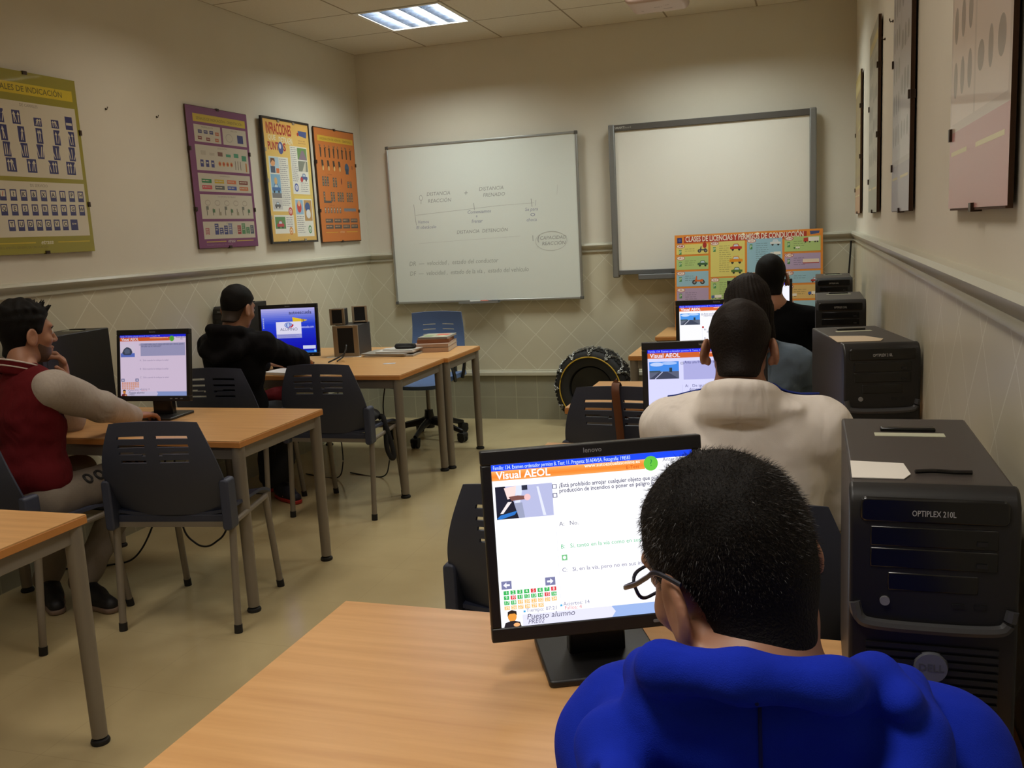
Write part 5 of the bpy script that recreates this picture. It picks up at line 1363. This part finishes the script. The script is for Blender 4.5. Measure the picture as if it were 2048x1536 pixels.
def strands(name, hair_obj, n, length, m, parent, H, flow=(0, -.2, -.5), zmin=-.03, seed=2, r=.00022, lift=.8):
    rd = np.random.RandomState(seed); me = hair_obj.data
    nv = len(me.vertices); co = np.empty(nv * 3); no = np.empty(nv * 3)
    me.vertices.foreach_get('co', co); me.vertices.foreach_get('normal', no)
    co = co.reshape(-1, 3); no = no.reshape(-1, 3)
    root = A(hair_obj.parent.location); q = H.loc((co + root).astype(np.float32))
    ok = np.where(q[:, 2] > zmin)[0]; outw = no * np.sign(((co + root - H.c) * no).sum(1))[:, None]
    pick = ok[rd.randint(0, len(ok), n)]
    p = co[pick] + rd.normal(0, .0018, (n, 3)); nn = outw[pick]
    fl = (H.R @ A(flow)); d = nn * lift + fl + rd.normal(0, .22, (n, 3)); d /= np.linalg.norm(d, axis=1)[:, None]
    zz = np.clip((q[pick, 2] + .07) / .12, .15, 1)[:, None]; L = length * zz * (.6 + .6 * rd.rand(n, 1))
    e1 = np.cross(d, rd.normal(0, 1, (n, 3))); e1 /= np.linalg.norm(e1, axis=1)[:, None]; e2 = np.cross(d, e1)
    base = p - nn * .0015
    V = np.concatenate([base + e1 * r, base - .5 * e1 * r + .87 * e2 * r, base - .5 * e1 * r - .87 * e2 * r, p + d * L], 0)
    i = np.arange(n); F = np.concatenate([np.stack([i, i + n, i + 3 * n], 1), np.stack([i + n, i + 2 * n, i + 3 * n], 1), np.stack([i + 2 * n, i, i + 3 * n], 1)], 0)
    me2 = bpy.data.meshes.new(name); me2.from_pydata(V.tolist(), [], F.tolist()); me2.materials.append(m); me2.update()
    return newobj(name, me2, parent)

class Person:
    def __init__(s, label, root, J, head, hands=(), res=.005, legs=True, pants=None, shoes=None, group=None):
        s.J = {k: A(v) for k, v in J.items()}; s.root = A(root); s.H = head
        s.o = thing('person', label, 'person', tuple(root))
        J = s.J; s.ex = nrm(J['Sr'] - J['Sl']); s.ez = nrm(J['N'] - J['P']); s.ez = nrm(s.ez - s.ex * (s.ez @ s.ex)); s.ey = np.cross(s.ez, s.ex)
        s.Rm = np.stack([s.ex, s.ey, s.ez], 1)
        f = SDF(); add_head(f, head, J['N'])
        C = J['N'] * .45 + J['P'] * .55; s.C = C
        f.ell(C + s.ez * .10, (.13, .085, .14), k=.04, Rm=s.Rm); f.cap(C, J['P'], .10, .11, k=.05)
        for q in 'lr':
            f.cap(J['N'] - s.ez * .02, J['S' + q], .045, .048, k=.04); f.cap(J['S' + q], J['E' + q], .042, .034, k=.02); f.cap(J['E' + q], J['W' + q], .034, .024, k=.01)
            f.cap(J['P'] + s.ex * (.085 if q == 'r' else -.085), J['K' + q], .070, .048, k=.04); f.cap(J['K' + q], J['A' + q], .046, .032, k=.02)
        for q, fd, pn, sd, cu in hands: add_hand(f, J['W' + q], fd, pn, sd, cu, 1.1 if cu > 1 else .95)
        pts = np.array(list(J.values()) + [head.c]); lo = pts.min(0) - .17; hi = pts.max(0) + .17
        lo[2] = max(lo[2], .03)
        s.skin = soft('body', f, lo, hi, res, M_SKIN, s.o, root, slack=.03); s.fbody = f
        for sg in (-1, 1):                                          # eyes
            e = MB().lathe([(0, -.0118), (.006, -.0102), (.0102, -.006), (.0118, 0), (.0102, .006), (.006, .0102), (0, .0118)], 16)
            Mx = Matrix.Translation(Vector(head.w((sg * .031, .0815, .004)) - s.root)) @ Matrix(head.R.tolist()).to_4x4()
            eo = e.build('eye', mat('eye_white', (210, 204, 196), .2), s.o, smooth=True); eo.matrix_local = Mx
            MB().cyl((0, .0105, 0), (0, .0122, 0), .0052, .0045, n=14).build('iris', mat('dark_iris', (30, 20, 14), .2), eo, smooth=True)
        if pants:
            g = SDF().ell(J['P'] + A((0, 0, .0)), (.165, .13, .10), k=.0)
            for q in 'lr':
                g.cap(J['P'] + s.ex * (.085 if q == 'r' else -.085), J['K' + q], .090, .068, k=.04); g.cap(J['K' + q], J['A' + q], .066, .056, k=.03)
            g.disp(lambda P: .004 * wob(P, 28, 5.0))
            pj = np.array([J[k] for k in ('P', 'Kl', 'Kr', 'Al', 'Ar')]); s.fpants = g; s.pants = soft('trousers', g, pj.min(0) - .19, pj.max(0) + .19, .009, pants, s.o, root)
        if shoes:
            for q in 'lr':
                a, t = J['A' + q], J['T' + q]; d = nrm(A((t[0] - a[0], t[1] - a[1], 0))); h = A((a[0], a[1], 0)) - d * .035; tip = h + d * .265
                sf = SDF().cap(h + d * .045 + A((0, 0, .05)), h + d * .12 + A((0, 0, .046)), .042, .040).cap(h + d * .10 + A((0, 0, .042)), tip - d * .04 + A((0, 0, .032)), .042, .030, k=.03).cap(h + d * .05 + A((0, 0, .06)), a + A((0, 0, .02)), .040, .042, k=.03)
                sf.fn(lambda P: .020 - P[..., 2], '&', .004)
                lo, hi = np.minimum(h, tip) - .08, np.maximum(h, tip) + .08; lo[2] = -.02; hi[2] = a[2] + .08
                so = soft('shoe', sf, lo, hi, .006, shoes[0], s.o, root)
                uf = SDF().cap(h + d * .045 + A((0, 0, .015)), h + d * .13 + A((0, 0, .015)), .043, .042).cap(h + d * .12 + A((0, 0, .015)), tip - d * .04 + A((0, 0, .015)), .042, .034, k=.02).fn(lambda P: np.abs(P[..., 2] - .0115) - .011, '&', .003)
                soft('sole', uf, lo, hi, .006, shoes[1], so, root); c0 = so.children[0]; c0.parent = so
                up = A((0, 0, 1)); lat = np.cross(d, up)
                if len(shoes) > 2:
                    b = MB()
                    for sgn in (-1, 1):
                        for k in range(3):
                            p0 = h + d * (.10 + .022 * k) + lat * sgn * .040 + A((0, 0, .030)) - s.root; p1 = h + d * (.085 + .022 * k) + lat * sgn * .028 + A((0, 0, .072)) - s.root
                            b.tube([p0, (p0 + p1) / 2 + lat * sgn * .004, p1], .0045, n=6)
                    b.build('stripe', shoes[2], so, smooth=True)
    def garment(s, name, m, res=.007, chest=(.168, .120, .165), belly=(.160, .125, .13), sl=(.064, .053, .040), yoke=.070, neck=.062, sleeves=True, extra=None, wrinkle=.004, wf=24, hem=None, cuff=.02):
        J = s.J; f = SDF()
        f.ell(s.C + s.ez * .09, chest, k=0, Rm=s.Rm).ell(J['P'] + s.ez * .10, belly, k=.08, Rm=s.Rm)
        f.cap(J['Sl'] * .75 + J['Sr'] * .25 - s.ez * .02, J['Sr'] * .75 + J['Sl'] * .25 - s.ez * .02, yoke + .012, k=.06)
        for q in 'lr':
            f.cap(J['N'] - s.ez * .025, J['S' + q], yoke * .78, sl[0], k=.04)
            if sleeves:
                f.cap(J['S' + q], J['E' + q], sl[0], sl[1], k=.03)
                w = J['W' + q] + nrm(J['E' + q] - J['W' + q]) * cuff; f.cap(J['E' + q], w, sl[1], sl[2], k=.02)
            else: f.ell(J['S' + q], (sl[0],) * 3, k=.03)
        f.ncap(J['N'] - s.ez * .03, s.H.w((0, -.03, -.05)), neck, neck - .003, k=.012)
        f.disp(lambda P: wrinkle * wob(P, wf, 1.5) + wrinkle * .5 * wob(P, wf * 2.3, .4))
        hz = float(J['P'][2] - .06 if hem is None else hem)
        f.fn(lambda P: hz - P[..., 2], '&', .01)
        if extra: extra(f)
        pts = np.array([J[k] for k in ('N', 'P', 'Sl', 'Sr', 'El', 'Er', 'Wl', 'Wr')]); lo, hi = pts.min(0) - .21, pts.max(0) + .19
        o = soft(name, f, lo, hi, res, m, s.o, s.root, slack=.03); s.fsh = f; return o
    def frame(s, p): return s.J['N'] + s.Rm @ A(p)                   # neck-frame point: right, forward, up
    def ring(s, name, m, rad, h0, h1, th, tilt=.35, flare=0.0, res=.005, gap=None, parent=None):
        """band round the neck; lower in front"""
        N = s.J['N']; Rm = s.Rm.astype(np.float32)
        def f(P):
            q = (P - N.astype(np.float32)) @ Rm
            z = q[..., 2] + tilt * (q[..., 1] + .02); rr = np.hypot(q[..., 0] / rad[0], (q[..., 1] + .008) / rad[1])
            d = np.abs((rr - 1 - flare * (z - h0)) * min(rad)) - th
            d = smax(d, np.abs(z - (h0 + h1) / 2) - (h1 - h0) / 2, th)
            if gap: d = smax(d, q[..., 1] - gap, .01)
            return d + .0012 * wob(P, 60, .7)
        return soft(name, f, N - .17, N + .17, res, m, parent or s.o, s.root)
    def hair(s, fn, m, name='hair', res=.004, ext=.15):
        return soft(name, fn, s.H.c - ext, s.H.c + ext, res, m, s.o, s.root)

def sit(x, y, N, head, Sl, Sr, El, Er, Wl, Wr, knee=.40, kz=.50, ax=.11, ay=None):
    ay = y + knee - .02 if ay is None else ay
    return dict(P=(x, y, .50), N=N, Sl=Sl, Sr=Sr, El=El, Er=Er, Wl=Wl, Wr=Wr, Kl=(x - .12, y + knee, kz), Kr=(x + .12, y + knee, kz), Al=(x - .12, ay, .09), Ar=(x + .12, ay, .09), Tl=(x - .13, ay + .2, .03), Tr=(x + .13, ay + .2, .03))
KB = lambda q: (q, (-.05 if q == 'r' else .05, 1, -.05), (0, -.1, -1), (-1 if q == 'r' else 1, 0, 0), .35)   # hand lying on a table
M_DARKP = mat('dark_trousers', (26, 26, 30), .8, bump=(300, .4, .001))
SH_BLACK = (mat('black_shoe', (18, 18, 20), .6), mat('dark_sole', (40, 38, 36), .7))

# 1: blue hoodie, nearest
M_BLUE = mat('royal_blue_fleece', (12, 40, 172), .9, bump=(900, .45, .0012), var=.08, vscale=60, spec=.2, fold=(9, .5, .012))
H = Head((3.274, -5.886, 1.112), R(44), R(-20), R(-10), .905)
p1 = Person('person in a royal blue hoodie and glasses, sitting nearest, seen from behind', (3.31, -5.98, 0),
            sit(3.31, -5.99, (3.298, -5.942, 1.030), None, (3.188, -5.92, .940), (3.448, -5.92, .945), (3.135, -5.82, .765), (3.520, -5.80, .755), (3.13, -5.62, .742), (3.47, -5.62, .742)), H, [KB('l'), KB('r')], res=.0035, pants=M_DARKP, shoes=SH_BLACK)
def hood1(f):
    F = p1.frame
    pts = [F(p) for p in ((-.075, .075, -.055), (-.086, .03, -.034), (-.088, -.03, .010), (-.066, -.088, .038), (0, -.110, .044), (.068, -.098, .038), (.100, -.050, .026), (.098, .02, -.012), (.08, .075, -.055))]
    for i in range(len(pts) - 1): f.cap(pts[i], pts[i + 1], .019, .019, k=.016)
    f.ell(F((0, -.062, -.020)), (.112, .036, .055), k=.02, Rm=p1.Rm)
    pts = [F(p) for p in ((-.110, -.010, -.036), (-.116, -.060, -.044), (-.100, -.124, -.060), (-.05, -.154, -.092), (.01, -.160, -.100), (.06, -.154, -.092), (.108, -.124, -.060), (.130, -.060, -.012), (.125, -.010, .004))]
    for i in range(len(pts) - 1): f.cap(pts[i], pts[i + 1], .021, .021, k=.020)
    pts = [F(p) for p in ((-.120, -.060, -.050), (-.095, -.115, -.115), (-.03, -.135, -.175), (.03, -.135, -.175), (.10, -.115, -.115), (.130, -.060, -.045))]
    for i in range(len(pts) - 1): f.cap(pts[i], pts[i + 1], .024, .024, k=.030)
    f.nell(F((-.048, -.134, -.024)), (.050, .040, .022), k=.014, Rm=p1.Rm); f.nell(F((.052, -.132, -.020)), (.056, .042, .025), k=.014, Rm=p1.Rm)
    for ln in (((-.124, -.045), (-.112, -.075), (-.098, -.105), (-.082, -.135), (-.066, -.165), (-.050, -.195)), ((.150, -.045), (.146, -.075), (.140, -.105), (.130, -.135), (.115, -.165), (.098, -.195))):
        pts = [trace(f, F((x, -.40, z)), p1.ey) for x, z in ln]
        for i in range(len(pts) - 1): f.ncap(pts[i], pts[i + 1], .011, .011, k=.006)
    f.ell(F((.118, -.070, .020)), (.017, .022, .015), k=.012, Rm=p1.Rm)
    f.ncap(p1.J['N'] - p1.ez * .05, H.w((0, -.03, -.05)), .062, .060, k=.012)
jk = p1.garment('hoodie', M_BLUE, res=.0045, yoke=.062, chest=(.180, .120, .165), sl=(.070, .060, .045), extra=hood1, wrinkle=.0028, wf=18)
b = MB(); pts = []
for k in range(22):
    z = .030 - .0155 * k; q = trace(p1.fsh, p1.frame((.012, -.40, z)), p1.ey)
    if abs(float(p1.fsh(q.astype(np.float32)[None])[0])) < .003: pts.append(Vector(q - p1.root))
b.tube(pts, .0016, n=6); b.build('seam', mat('navy_seam', (10, 22, 96), .9), jk, smooth=True)
hr = p1.hair(hair_fn(H, .0065, 'nape', noise=.0012, nf=90, N=p1.J['N']), M_HAIR, res=.0035)
strands('hair_strands', hr, 26000, .0052, mat('hair_strand', (40, 33, 28), .45, spec=.4), p1.o, H, lift=.55)
def glasses(pp, H):
    g = newobj('glasses', None, pp.o); g.empty_display_size = .05
    m = mat('dark_blue_acetate', (28, 30, 46), .3)
    L = lambda p: Vector(H.w(p) - pp.root)
    b = MB()
    for s in (-1, 1):
        rim = [L((s * (.033 + .025 * math.copysign(abs(math.cos(a)) ** .7, math.cos(a))), .108 - .010 * abs(math.cos(a)) * (1 if math.cos(a) > 0 else 0), .002 + .016 * math.copysign(abs(math.sin(a)) ** .7, math.sin(a)))) for a in [2 * PI * i / 28 for i in range(28)]]
        b.tube(rim, .0019, n=6, closed=True)
    b.tube([L((-.009, .108, .008)), L((0, .112, .010)), L((.009, .108, .008))], .0022, n=6)
    b.build('frame', m, g, smooth=True)
    for s in (-1, 1):
        t = MB().tube(catmull([L((s * .058, .100, .008)), L((s * .074, .092, .010)), L((s * .0835, .05, .016)), L((s * .089, .015, .024)), L((s * .092, -.012, .029)), L((s * .088, -.040, .014))], 6), .0026, n=6, flat=.55, up=(0, 0, 1)); t.build('temple', m, g, smooth=True)
    lm = mat('lens_glass', (240, 244, 246), .05); lm.node_tree.nodes['Principled BSDF'].inputs['Alpha'].default_value = .10
    b = MB()
    for s in (-1, 1): b.add([L((s * (.033 + .024 * math.cos(a)), .106, .002 + .015 * math.sin(a))) for a in [2 * PI * i / 20 for i in range(20)]], [tuple(range(20))])
    b.build('lens', lm, g)
glasses(p1, H)

# 2: white shirt
M_WSH = mat('white_cotton', (238, 232, 228), .8, bump=(500, .3, .0008), var=.03, vscale=12, fold=(8, .8, .014))
M_RBL = mat('royal_blue_cotton', (34, 56, 150), .8)
H = Head((3.189, -4.545, 1.142), R(3), R(-24), R(1), .91)
p2 = Person('person in a white shirt with blue collar inserts, bent towards a screen, seen from behind', (3.205, -4.52, 0),
            sit(3.205, -4.54, (3.192, -4.575, 1.040), None, (3.025, -4.545, .950), (3.368, -4.545, .950), (2.975, -4.43, .735), (3.425, -4.43, .735), (3.06, -4.21, .742), (3.35, -4.21, .742)), H, [KB('l'), KB('r')], res=.0045, pants=M_DARKP, shoes=SH_BLACK)
def shirt2(f):
    F = p2.frame
    for rx, ry, z, rr in ((.080, .078, -.016, .018), (.072, .073, .010, .014), (.066, .070, .034, .011)):
        pts = [F((rx * math.sin(a_), -.010 - ry * math.cos(a_), z - .030 * (1 - math.cos(a_)))) for a_ in [2 * PI * i / 20 for i in range(21)]]
        for i in range(20): f.cap(pts[i], pts[i + 1], rr, rr, k=.026)
    f.ncap(p2.frame((0, -.005, -.02)), p2.frame((0, .0, .12)), .052, .055, k=.008)
    f.ell(F((.105, -.030, -.026)), (.035, .03, .014), k=.02, Rm=p2.Rm)
p2.garment('shirt', M_WSH, res=.005, chest=(.185, .120, .19), belly=(.180, .125, .17), sl=(.068, .058, .046), yoke=.066, wrinkle=.0045, wf=20, neck=.040, extra=shirt2)
for sg in (-1, 1):
    b = MB(); rows = []
    for k in range(9):
        x = sg * (.062 + .014 * k)
        a = trace(p2.fsh, p2.frame((x, .02 + .002 * k, .20)), -p2.ez); c = trace(p2.fsh, p2.frame((x, .055 - .001 * k, .20)), -p2.ez)
        rows.append((a + p2.ez * .0025 - p2.root, c + p2.ez * .0025 - p2.root))
    vs = [v for r_ in rows for v in r_]; b.add(vs, [(2 * k, 2 * k + 1, 2 * k + 3, 2 * k + 2) for k in range(8)])
    o = b.build('shoulder_insert', M_RBL, p2.o, smooth=True); sm = o.modifiers.new('solid', 'SOLIDIFY'); sm.thickness = .003; o['label'] = 'blue shoulder insert'
p2.hair(hair_fn(H, .006, 'short', noise=.001, nf=90), M_HAIRB)

# 3: denim jacket, long hair
M_DENIM = mat('washed_denim', (104, 122, 142), .85, bump=(420, .5, .001), var=.3, vscale=14, fold=(12, .6, .012))
H = Head((3.128, -3.37, 1.128), R(14), R(-12), R(4), .93)
p3 = Person('person with long dark hair in a washed denim jacket', (3.16, -3.33, 0),
            sit(3.16, -3.34, (3.150, -3.385, 1.000), None, (3.000, -3.36, .925), (3.295, -3.36, .925), (2.95, -3.21, .735), (3.34, -3.21, .735), (3.04, -3.00, .742), (3.26, -3.00, .742)), H, [KB('l'), KB('r')], res=.0055, pants=M_DARKP, shoes=SH_BLACK)
p3.garment('jacket', M_DENIM, res=.008, chest=(.155, .115, .15), belly=(.150, .12, .13), sl=(.060, .050, .040), wrinkle=.004, wf=30)
p3.ring('collar', M_DENIM, (.068, .070), -.02, .035, .006, tilt=.3, flare=1.5, res=.006)
def long_hair(P):
    q = H.loc(P)
    d = sd_ell(q, (0, -.016, .032), (.086, .106, .098))
    d = smin(d, sd_cap(q, (.0, -.060, -.01), (.02, -.085, -.13), .078, .050), .03)
    d = smin(d, sd_cap(q, (.058, -.045, -.02), (.088, -.060, -.135), .034, .014), .03); d = smin(d, sd_cap(q, (-.058, -.03, -.02), (-.07, -.05, -.11), .03, .02), .03)
    face = sd_ell(q, (0, .090, -.035), (.062, .075, .105)); d = smax(d, -face, .01)
    u = np.arctan2(q[..., 0], -q[..., 1] + .03)
    return (d + .0022 * np.sin(u * 60 + 6 * np.sin(q[..., 2] * 18)) + .002 * wob(q, 40, 1.0)) * H.k
p3.hair(long_hair, M_HAIRB, res=.0045, ext=.22)

# 4: black top, far end
H = Head((3.156, -1.985, 1.150), R(-2), R(-8), R(0), .95)
p4 = Person('person with cropped hair in a black top, farthest along the towers, seen from behind', (3.178, -2.05, 0),
            sit(3.178, -2.06, (3.172, -2.03, 1.020), None, (3.010, -2.02, .945), (3.345, -2.02, .935), (2.96, -1.87, .735), (3.40, -1.87, .735), (3.05, -1.66, .742), (3.31, -1.66, .742)), H, [KB('l'), KB('r')], res=.0055, pants=M_DARKP, shoes=SH_BLACK)
p4.garment('sweater', mat('black_knit', (12, 12, 14), .95, bump=(500, .4, .001), spec=.1), res=.008, sl=(.066, .055, .042), wrinkle=.003)
p4.hair(hair_fn(H, .005, 'nape', noise=.0006, N=p4.J['N']), M_HAIR)

# 5: maroon and grey jacket, at the left wall
M_MAR = mat('maroon_wool', (90, 15, 22), .9, bump=(420, .4, .001), var=.1, vscale=20, spec=.2, fold=(9, .6, .012))
M_GRS = mat('grey_marl', (168, 158, 150), .85, bump=(420, .4, .001), var=.12, vscale=120, fold=(11, .6, .012))
H = Head((.392, -3.850, 1.143), R(-24), R(-4), R(2), .97)
J5 = dict(P=(.45, -3.98, .50), N=(.425, -3.925, 1.000), Sl=(.262, -3.885, .935), Sr=(.588, -3.955, .935), El=(.33, -3.63, .745), Er=(.628, -3.755, .828), Wl=(.425, -3.715, .925), Wr=(.600, -3.545, .748),
          Kl=(.32, -3.60, .51), Kr=(.60, -3.58, .51), Al=(.27, -3.80, .10), Ar=(.46, -3.80, .10), Tl=(.40, -3.90, .03), Tr=(.66, -3.865, .03))
mouth = H.w((0, .1, -.085))
fdl = mouth - A(J5['Wl'])
p5 = Person('bearded person in a maroon jacket with grey sleeves, hand at the mouth', (.45, -3.98, 0), J5, H,
            [('r', (.05, 1, -.12), (0, -.1, -1), (-1, 0, 0), .45), ('l', nrm(fdl + A((0.02, .02, .06))), nrm(A((-.55, -.80, .15))), A((.2, -.2, .9)), 1.15)], res=.004,
            pants=mat('grey_sweatpants', (120, 110, 100), .85, bump=(420, .4, .001), var=.1, vscale=100), shoes=(mat('black_sneaker', (20, 19, 24), .6), mat('sneaker_sole', (120, 100, 86), .6), mat('red_orange_stripe', (190, 60, 40), .5)))
def seam5(f):
    J = p5.J
    for q in 'lr':
        d = nrm(J['E' + q] - J['S' + q]); f.ncap(J['S' + q] + d * .085, J['E' + q], .09, .09, k=.004)
jk5 = p5.garment('jacket', M_MAR, res=.006, extra=seam5, chest=(.170, .120, .165), belly=(.158, .13, .14), sleeves=False, sl=(.058, .055, .042), wrinkle=.004, wf=22)
for q in 'rl':
    J = p5.J; g = SDF()
    E_, S_, W_ = J['E' + q], J['S' + q], J['W' + q] + nrm(J['E' + q] - J['W' + q]) * (.015 if q == 'r' else .05)
    Sx = S_ + nrm(E_ - S_) * .004
    g.cap(Sx, E_, .081, .060, k=0).cap(E_, W_, .060, .043 if q == 'r' else .045, k=.03).disp(lambda P: .0025 * wob(P, 30, 2.0))
    pts = np.array([S_, E_, W_]); so = soft('sleeve', g, pts.min(0) - .1, pts.max(0) + .1, .006, M_GRS, jk5, p5.root); so['label'] = 'grey marl sleeve'
p5.ring('collar', M_MAR, (.072, .074), -.02, .040, .007, tilt=.28, flare=.6)
col5 = p5.o.children[-1]
for hz, nm in ((.034, 'white_stripe'), (.012, 'white_stripe')):
    pts = [Vector(p5.frame((.079 * math.cos(a) * (1 + .1 * hz), -.008 + .081 * math.sin(a), hz - .28 * (.081 * math.sin(a) + .012))) - p5.root) for a in [2 * PI * i / 40 for i in range(40)]]
    MB().tube(pts, .0035, n=6, closed=True).build(nm, mat('white_rib', (206, 196, 190), .8), col5, smooth=True)
h5 = hair_fn(H, .011, 'short', top=.012, noise=.004, nf=75, back=.006)
def spiky(P):
    d = h5(P)
    for k, (x, y, dx, dy, L) in enumerate(((-.01, .055, .0, .012, .034), (.012, .050, .006, .016, .032), (.03, .045, .012, .016, .026), (-.03, .05, -.008, .012, .026), (.0, .030, .002, .006, .026), (.02, .070, .008, .022, .024), (-.012, .075, 0, .024, .024))):
        b0 = H.w((x, y, .112 - (y - .03) * .5)); d = smin(d, sd_cap(P, b0, H.w((x + dx, y + dy, .112 - (y - .03) * .5 + L)), .010, .002), .005)
    return d
p5.hair(spiky, M_HAIR, ext=.17)
def beard(P):
    q = H.loc(P)
    d = smin(sd_ell(q, (0, .030, -.030), (.060, .062, .085)), sd_ell(q, (0, .034, -.082), (.047, .050, .036)), .025); d = smin(d, sd_ell(q, (0, .072, -.104), (.018, .016, .015)), .02)
    d = d - .0016
    d = smax(d, q[..., 2] - (-.048 - .35 * np.clip(q[..., 1] - .05, -.05, .04) + .6 * np.clip(.035 - q[..., 1], 0, .05)), .006); d = smax(d, .004 - q[..., 1], .004)
    return d * H.k
p5.hair(beard, M_STUB, name='beard_stubble', res=.0035)
bw = MB()
for s in (-1, 1): bw.tube([Vector(H.w((s * x, y, z)) - p5.root) for x, y, z in ((.014, .094, .021), (.03, .091, .026), (.05, .079, .020))], [.003, .004, .002], n=6)
bw.build('eyebrow', M_HAIR, p5.o, smooth=True)
# dark looped lettering printed across the thigh
b = MB(); hip = p5.J['P'] + p5.ex * .085; dv = nrm(p5.J['Kr'] - hip); sidev = nrm(np.cross(dv, A((0, 0, 1)))); out = nrm(sidev * .72 + A((0, 0, 1)) * .70)
upv = nrm(np.cross(out, dv))
for k in range(6):
    c0 = hip + (p5.J['Kr'] - hip) * (.34 + .125 * k)
    ring = []
    for i in range(18):
        a_ = 2 * PI * i / 18
        if k % 3 == 2 and 3 < i < 7: continue
        q = c0 + dv * (.016 * math.cos(a_)) + upv * (.019 * math.sin(a_))
        ring.append(Vector(trace(p5.fpants, q + out * .25, -out) - p5.root))
    b.tube(ring, .0058, n=6, closed=(k % 3 != 2))
b.build('thigh_lettering', mat('black_print', (26, 24, 26), .7), p5.pants, smooth=True)

# 6: dark hoodie in front of the blue screen
M_DRK = mat('charcoal_fleece', (18, 17, 20), .95, bump=(600, .4, .001), var=.1, vscale=30, spec=.15, fold=(9, .6, .012))
H = Head((.448, -2.497, 1.116), R(-8), R(-16), R(3), .95)
J6 = dict(P=(.39, -2.48, .50), N=(.428, -2.545, .985), Sl=(.262, -2.505, .915), Sr=(.592, -2.525, .915), El=(.19, -2.25, .745), Er=(.615, -2.21, .79), Wl=(.29, -2.05, .745), Wr=(.47, -1.965, .750),
          Kl=(.29, -2.08, .50), Kr=(.50, -2.10, .50), Al=(.30, -2.14, .09), Ar=(.44, -2.24, .10), Tl=(.29, -1.9, .03), Tr=(.62, -2.36, .03))
p6 = Person('person in a dark hoodie with shaved sides before the blue lit screen', (.39, -2.48, 0), J6, H, [KB('l'), ('r', (-.1, 1, -.1), (0, -.1, -1), (-1, 0, 0), .4)], res=.005, pants=M_DARKP,
            shoes=(mat('navy_sneaker', (26, 26, 44), .6), mat('red_sole', (176, 44, 40), .6), mat('pale_pink_stripe', (190, 120, 110), .6)))
def hood6(f):
    F = p6.frame
    pts = [F(p) for p in ((-.075, .08, -.04), (-.10, .02, -.005), (-.09, -.045, .030), (-.05, -.095, .045), (0, -.11, .046), (.05, -.1, .04), (.094, -.05, .022), (.10, .02, -.008), (.075, .08, -.04))]
    for i in range(len(pts) - 1): f.cap(pts[i], pts[i + 1], .028, .028, k=.015)
    pts = [F(p) for p in ((-.14, -.03, -.03), (-.10, -.11, -.07), (0, -.14, -.11), (.10, -.11, -.07), (.14, -.03, -.03))]
    for i in range(len(pts) - 1): f.cap(pts[i], pts[i + 1], .032, .032, k=.025)
    f.ell(F((0, -.09, -.04)), (.11, .045, .07), k=.03, Rm=p6.Rm)
    f.ncap(p6.J['N'] - p6.ez * .05, H.w((0, -.03, -.05)), .062, .060, k=.015)
p6.garment('hoodie', M_DRK, res=.007, chest=(.180, .125, .17), belly=(.165, .125, .14), sl=(.070, .060, .046), extra=hood6, wrinkle=.004, wf=22)
p6.hair(hair_fn(H, .0022, 'short'), M_HAIRF, name='shaved_hair'); p6.hair(hair_fn(H, .011, 'top', top=.003, noise=.001), M_HAIR, name='top_hair')
bn = thing('folded_jacket', 'maroon folded garment lying on the lap of the dark hoodie', 'jacket', (.435, -2.21, .575))
f = SDF().ell((0, 0, .01), (.105, .075, .042)).ell((.02, .02, .025), (.07, .05, .035), k=.03).disp(lambda P: .004 * wob(P, 30, .6)); soft('folded_cloth', f, (-.15, -.12, -.05), (.15, .12, .09), .007, M_MAR, bn)
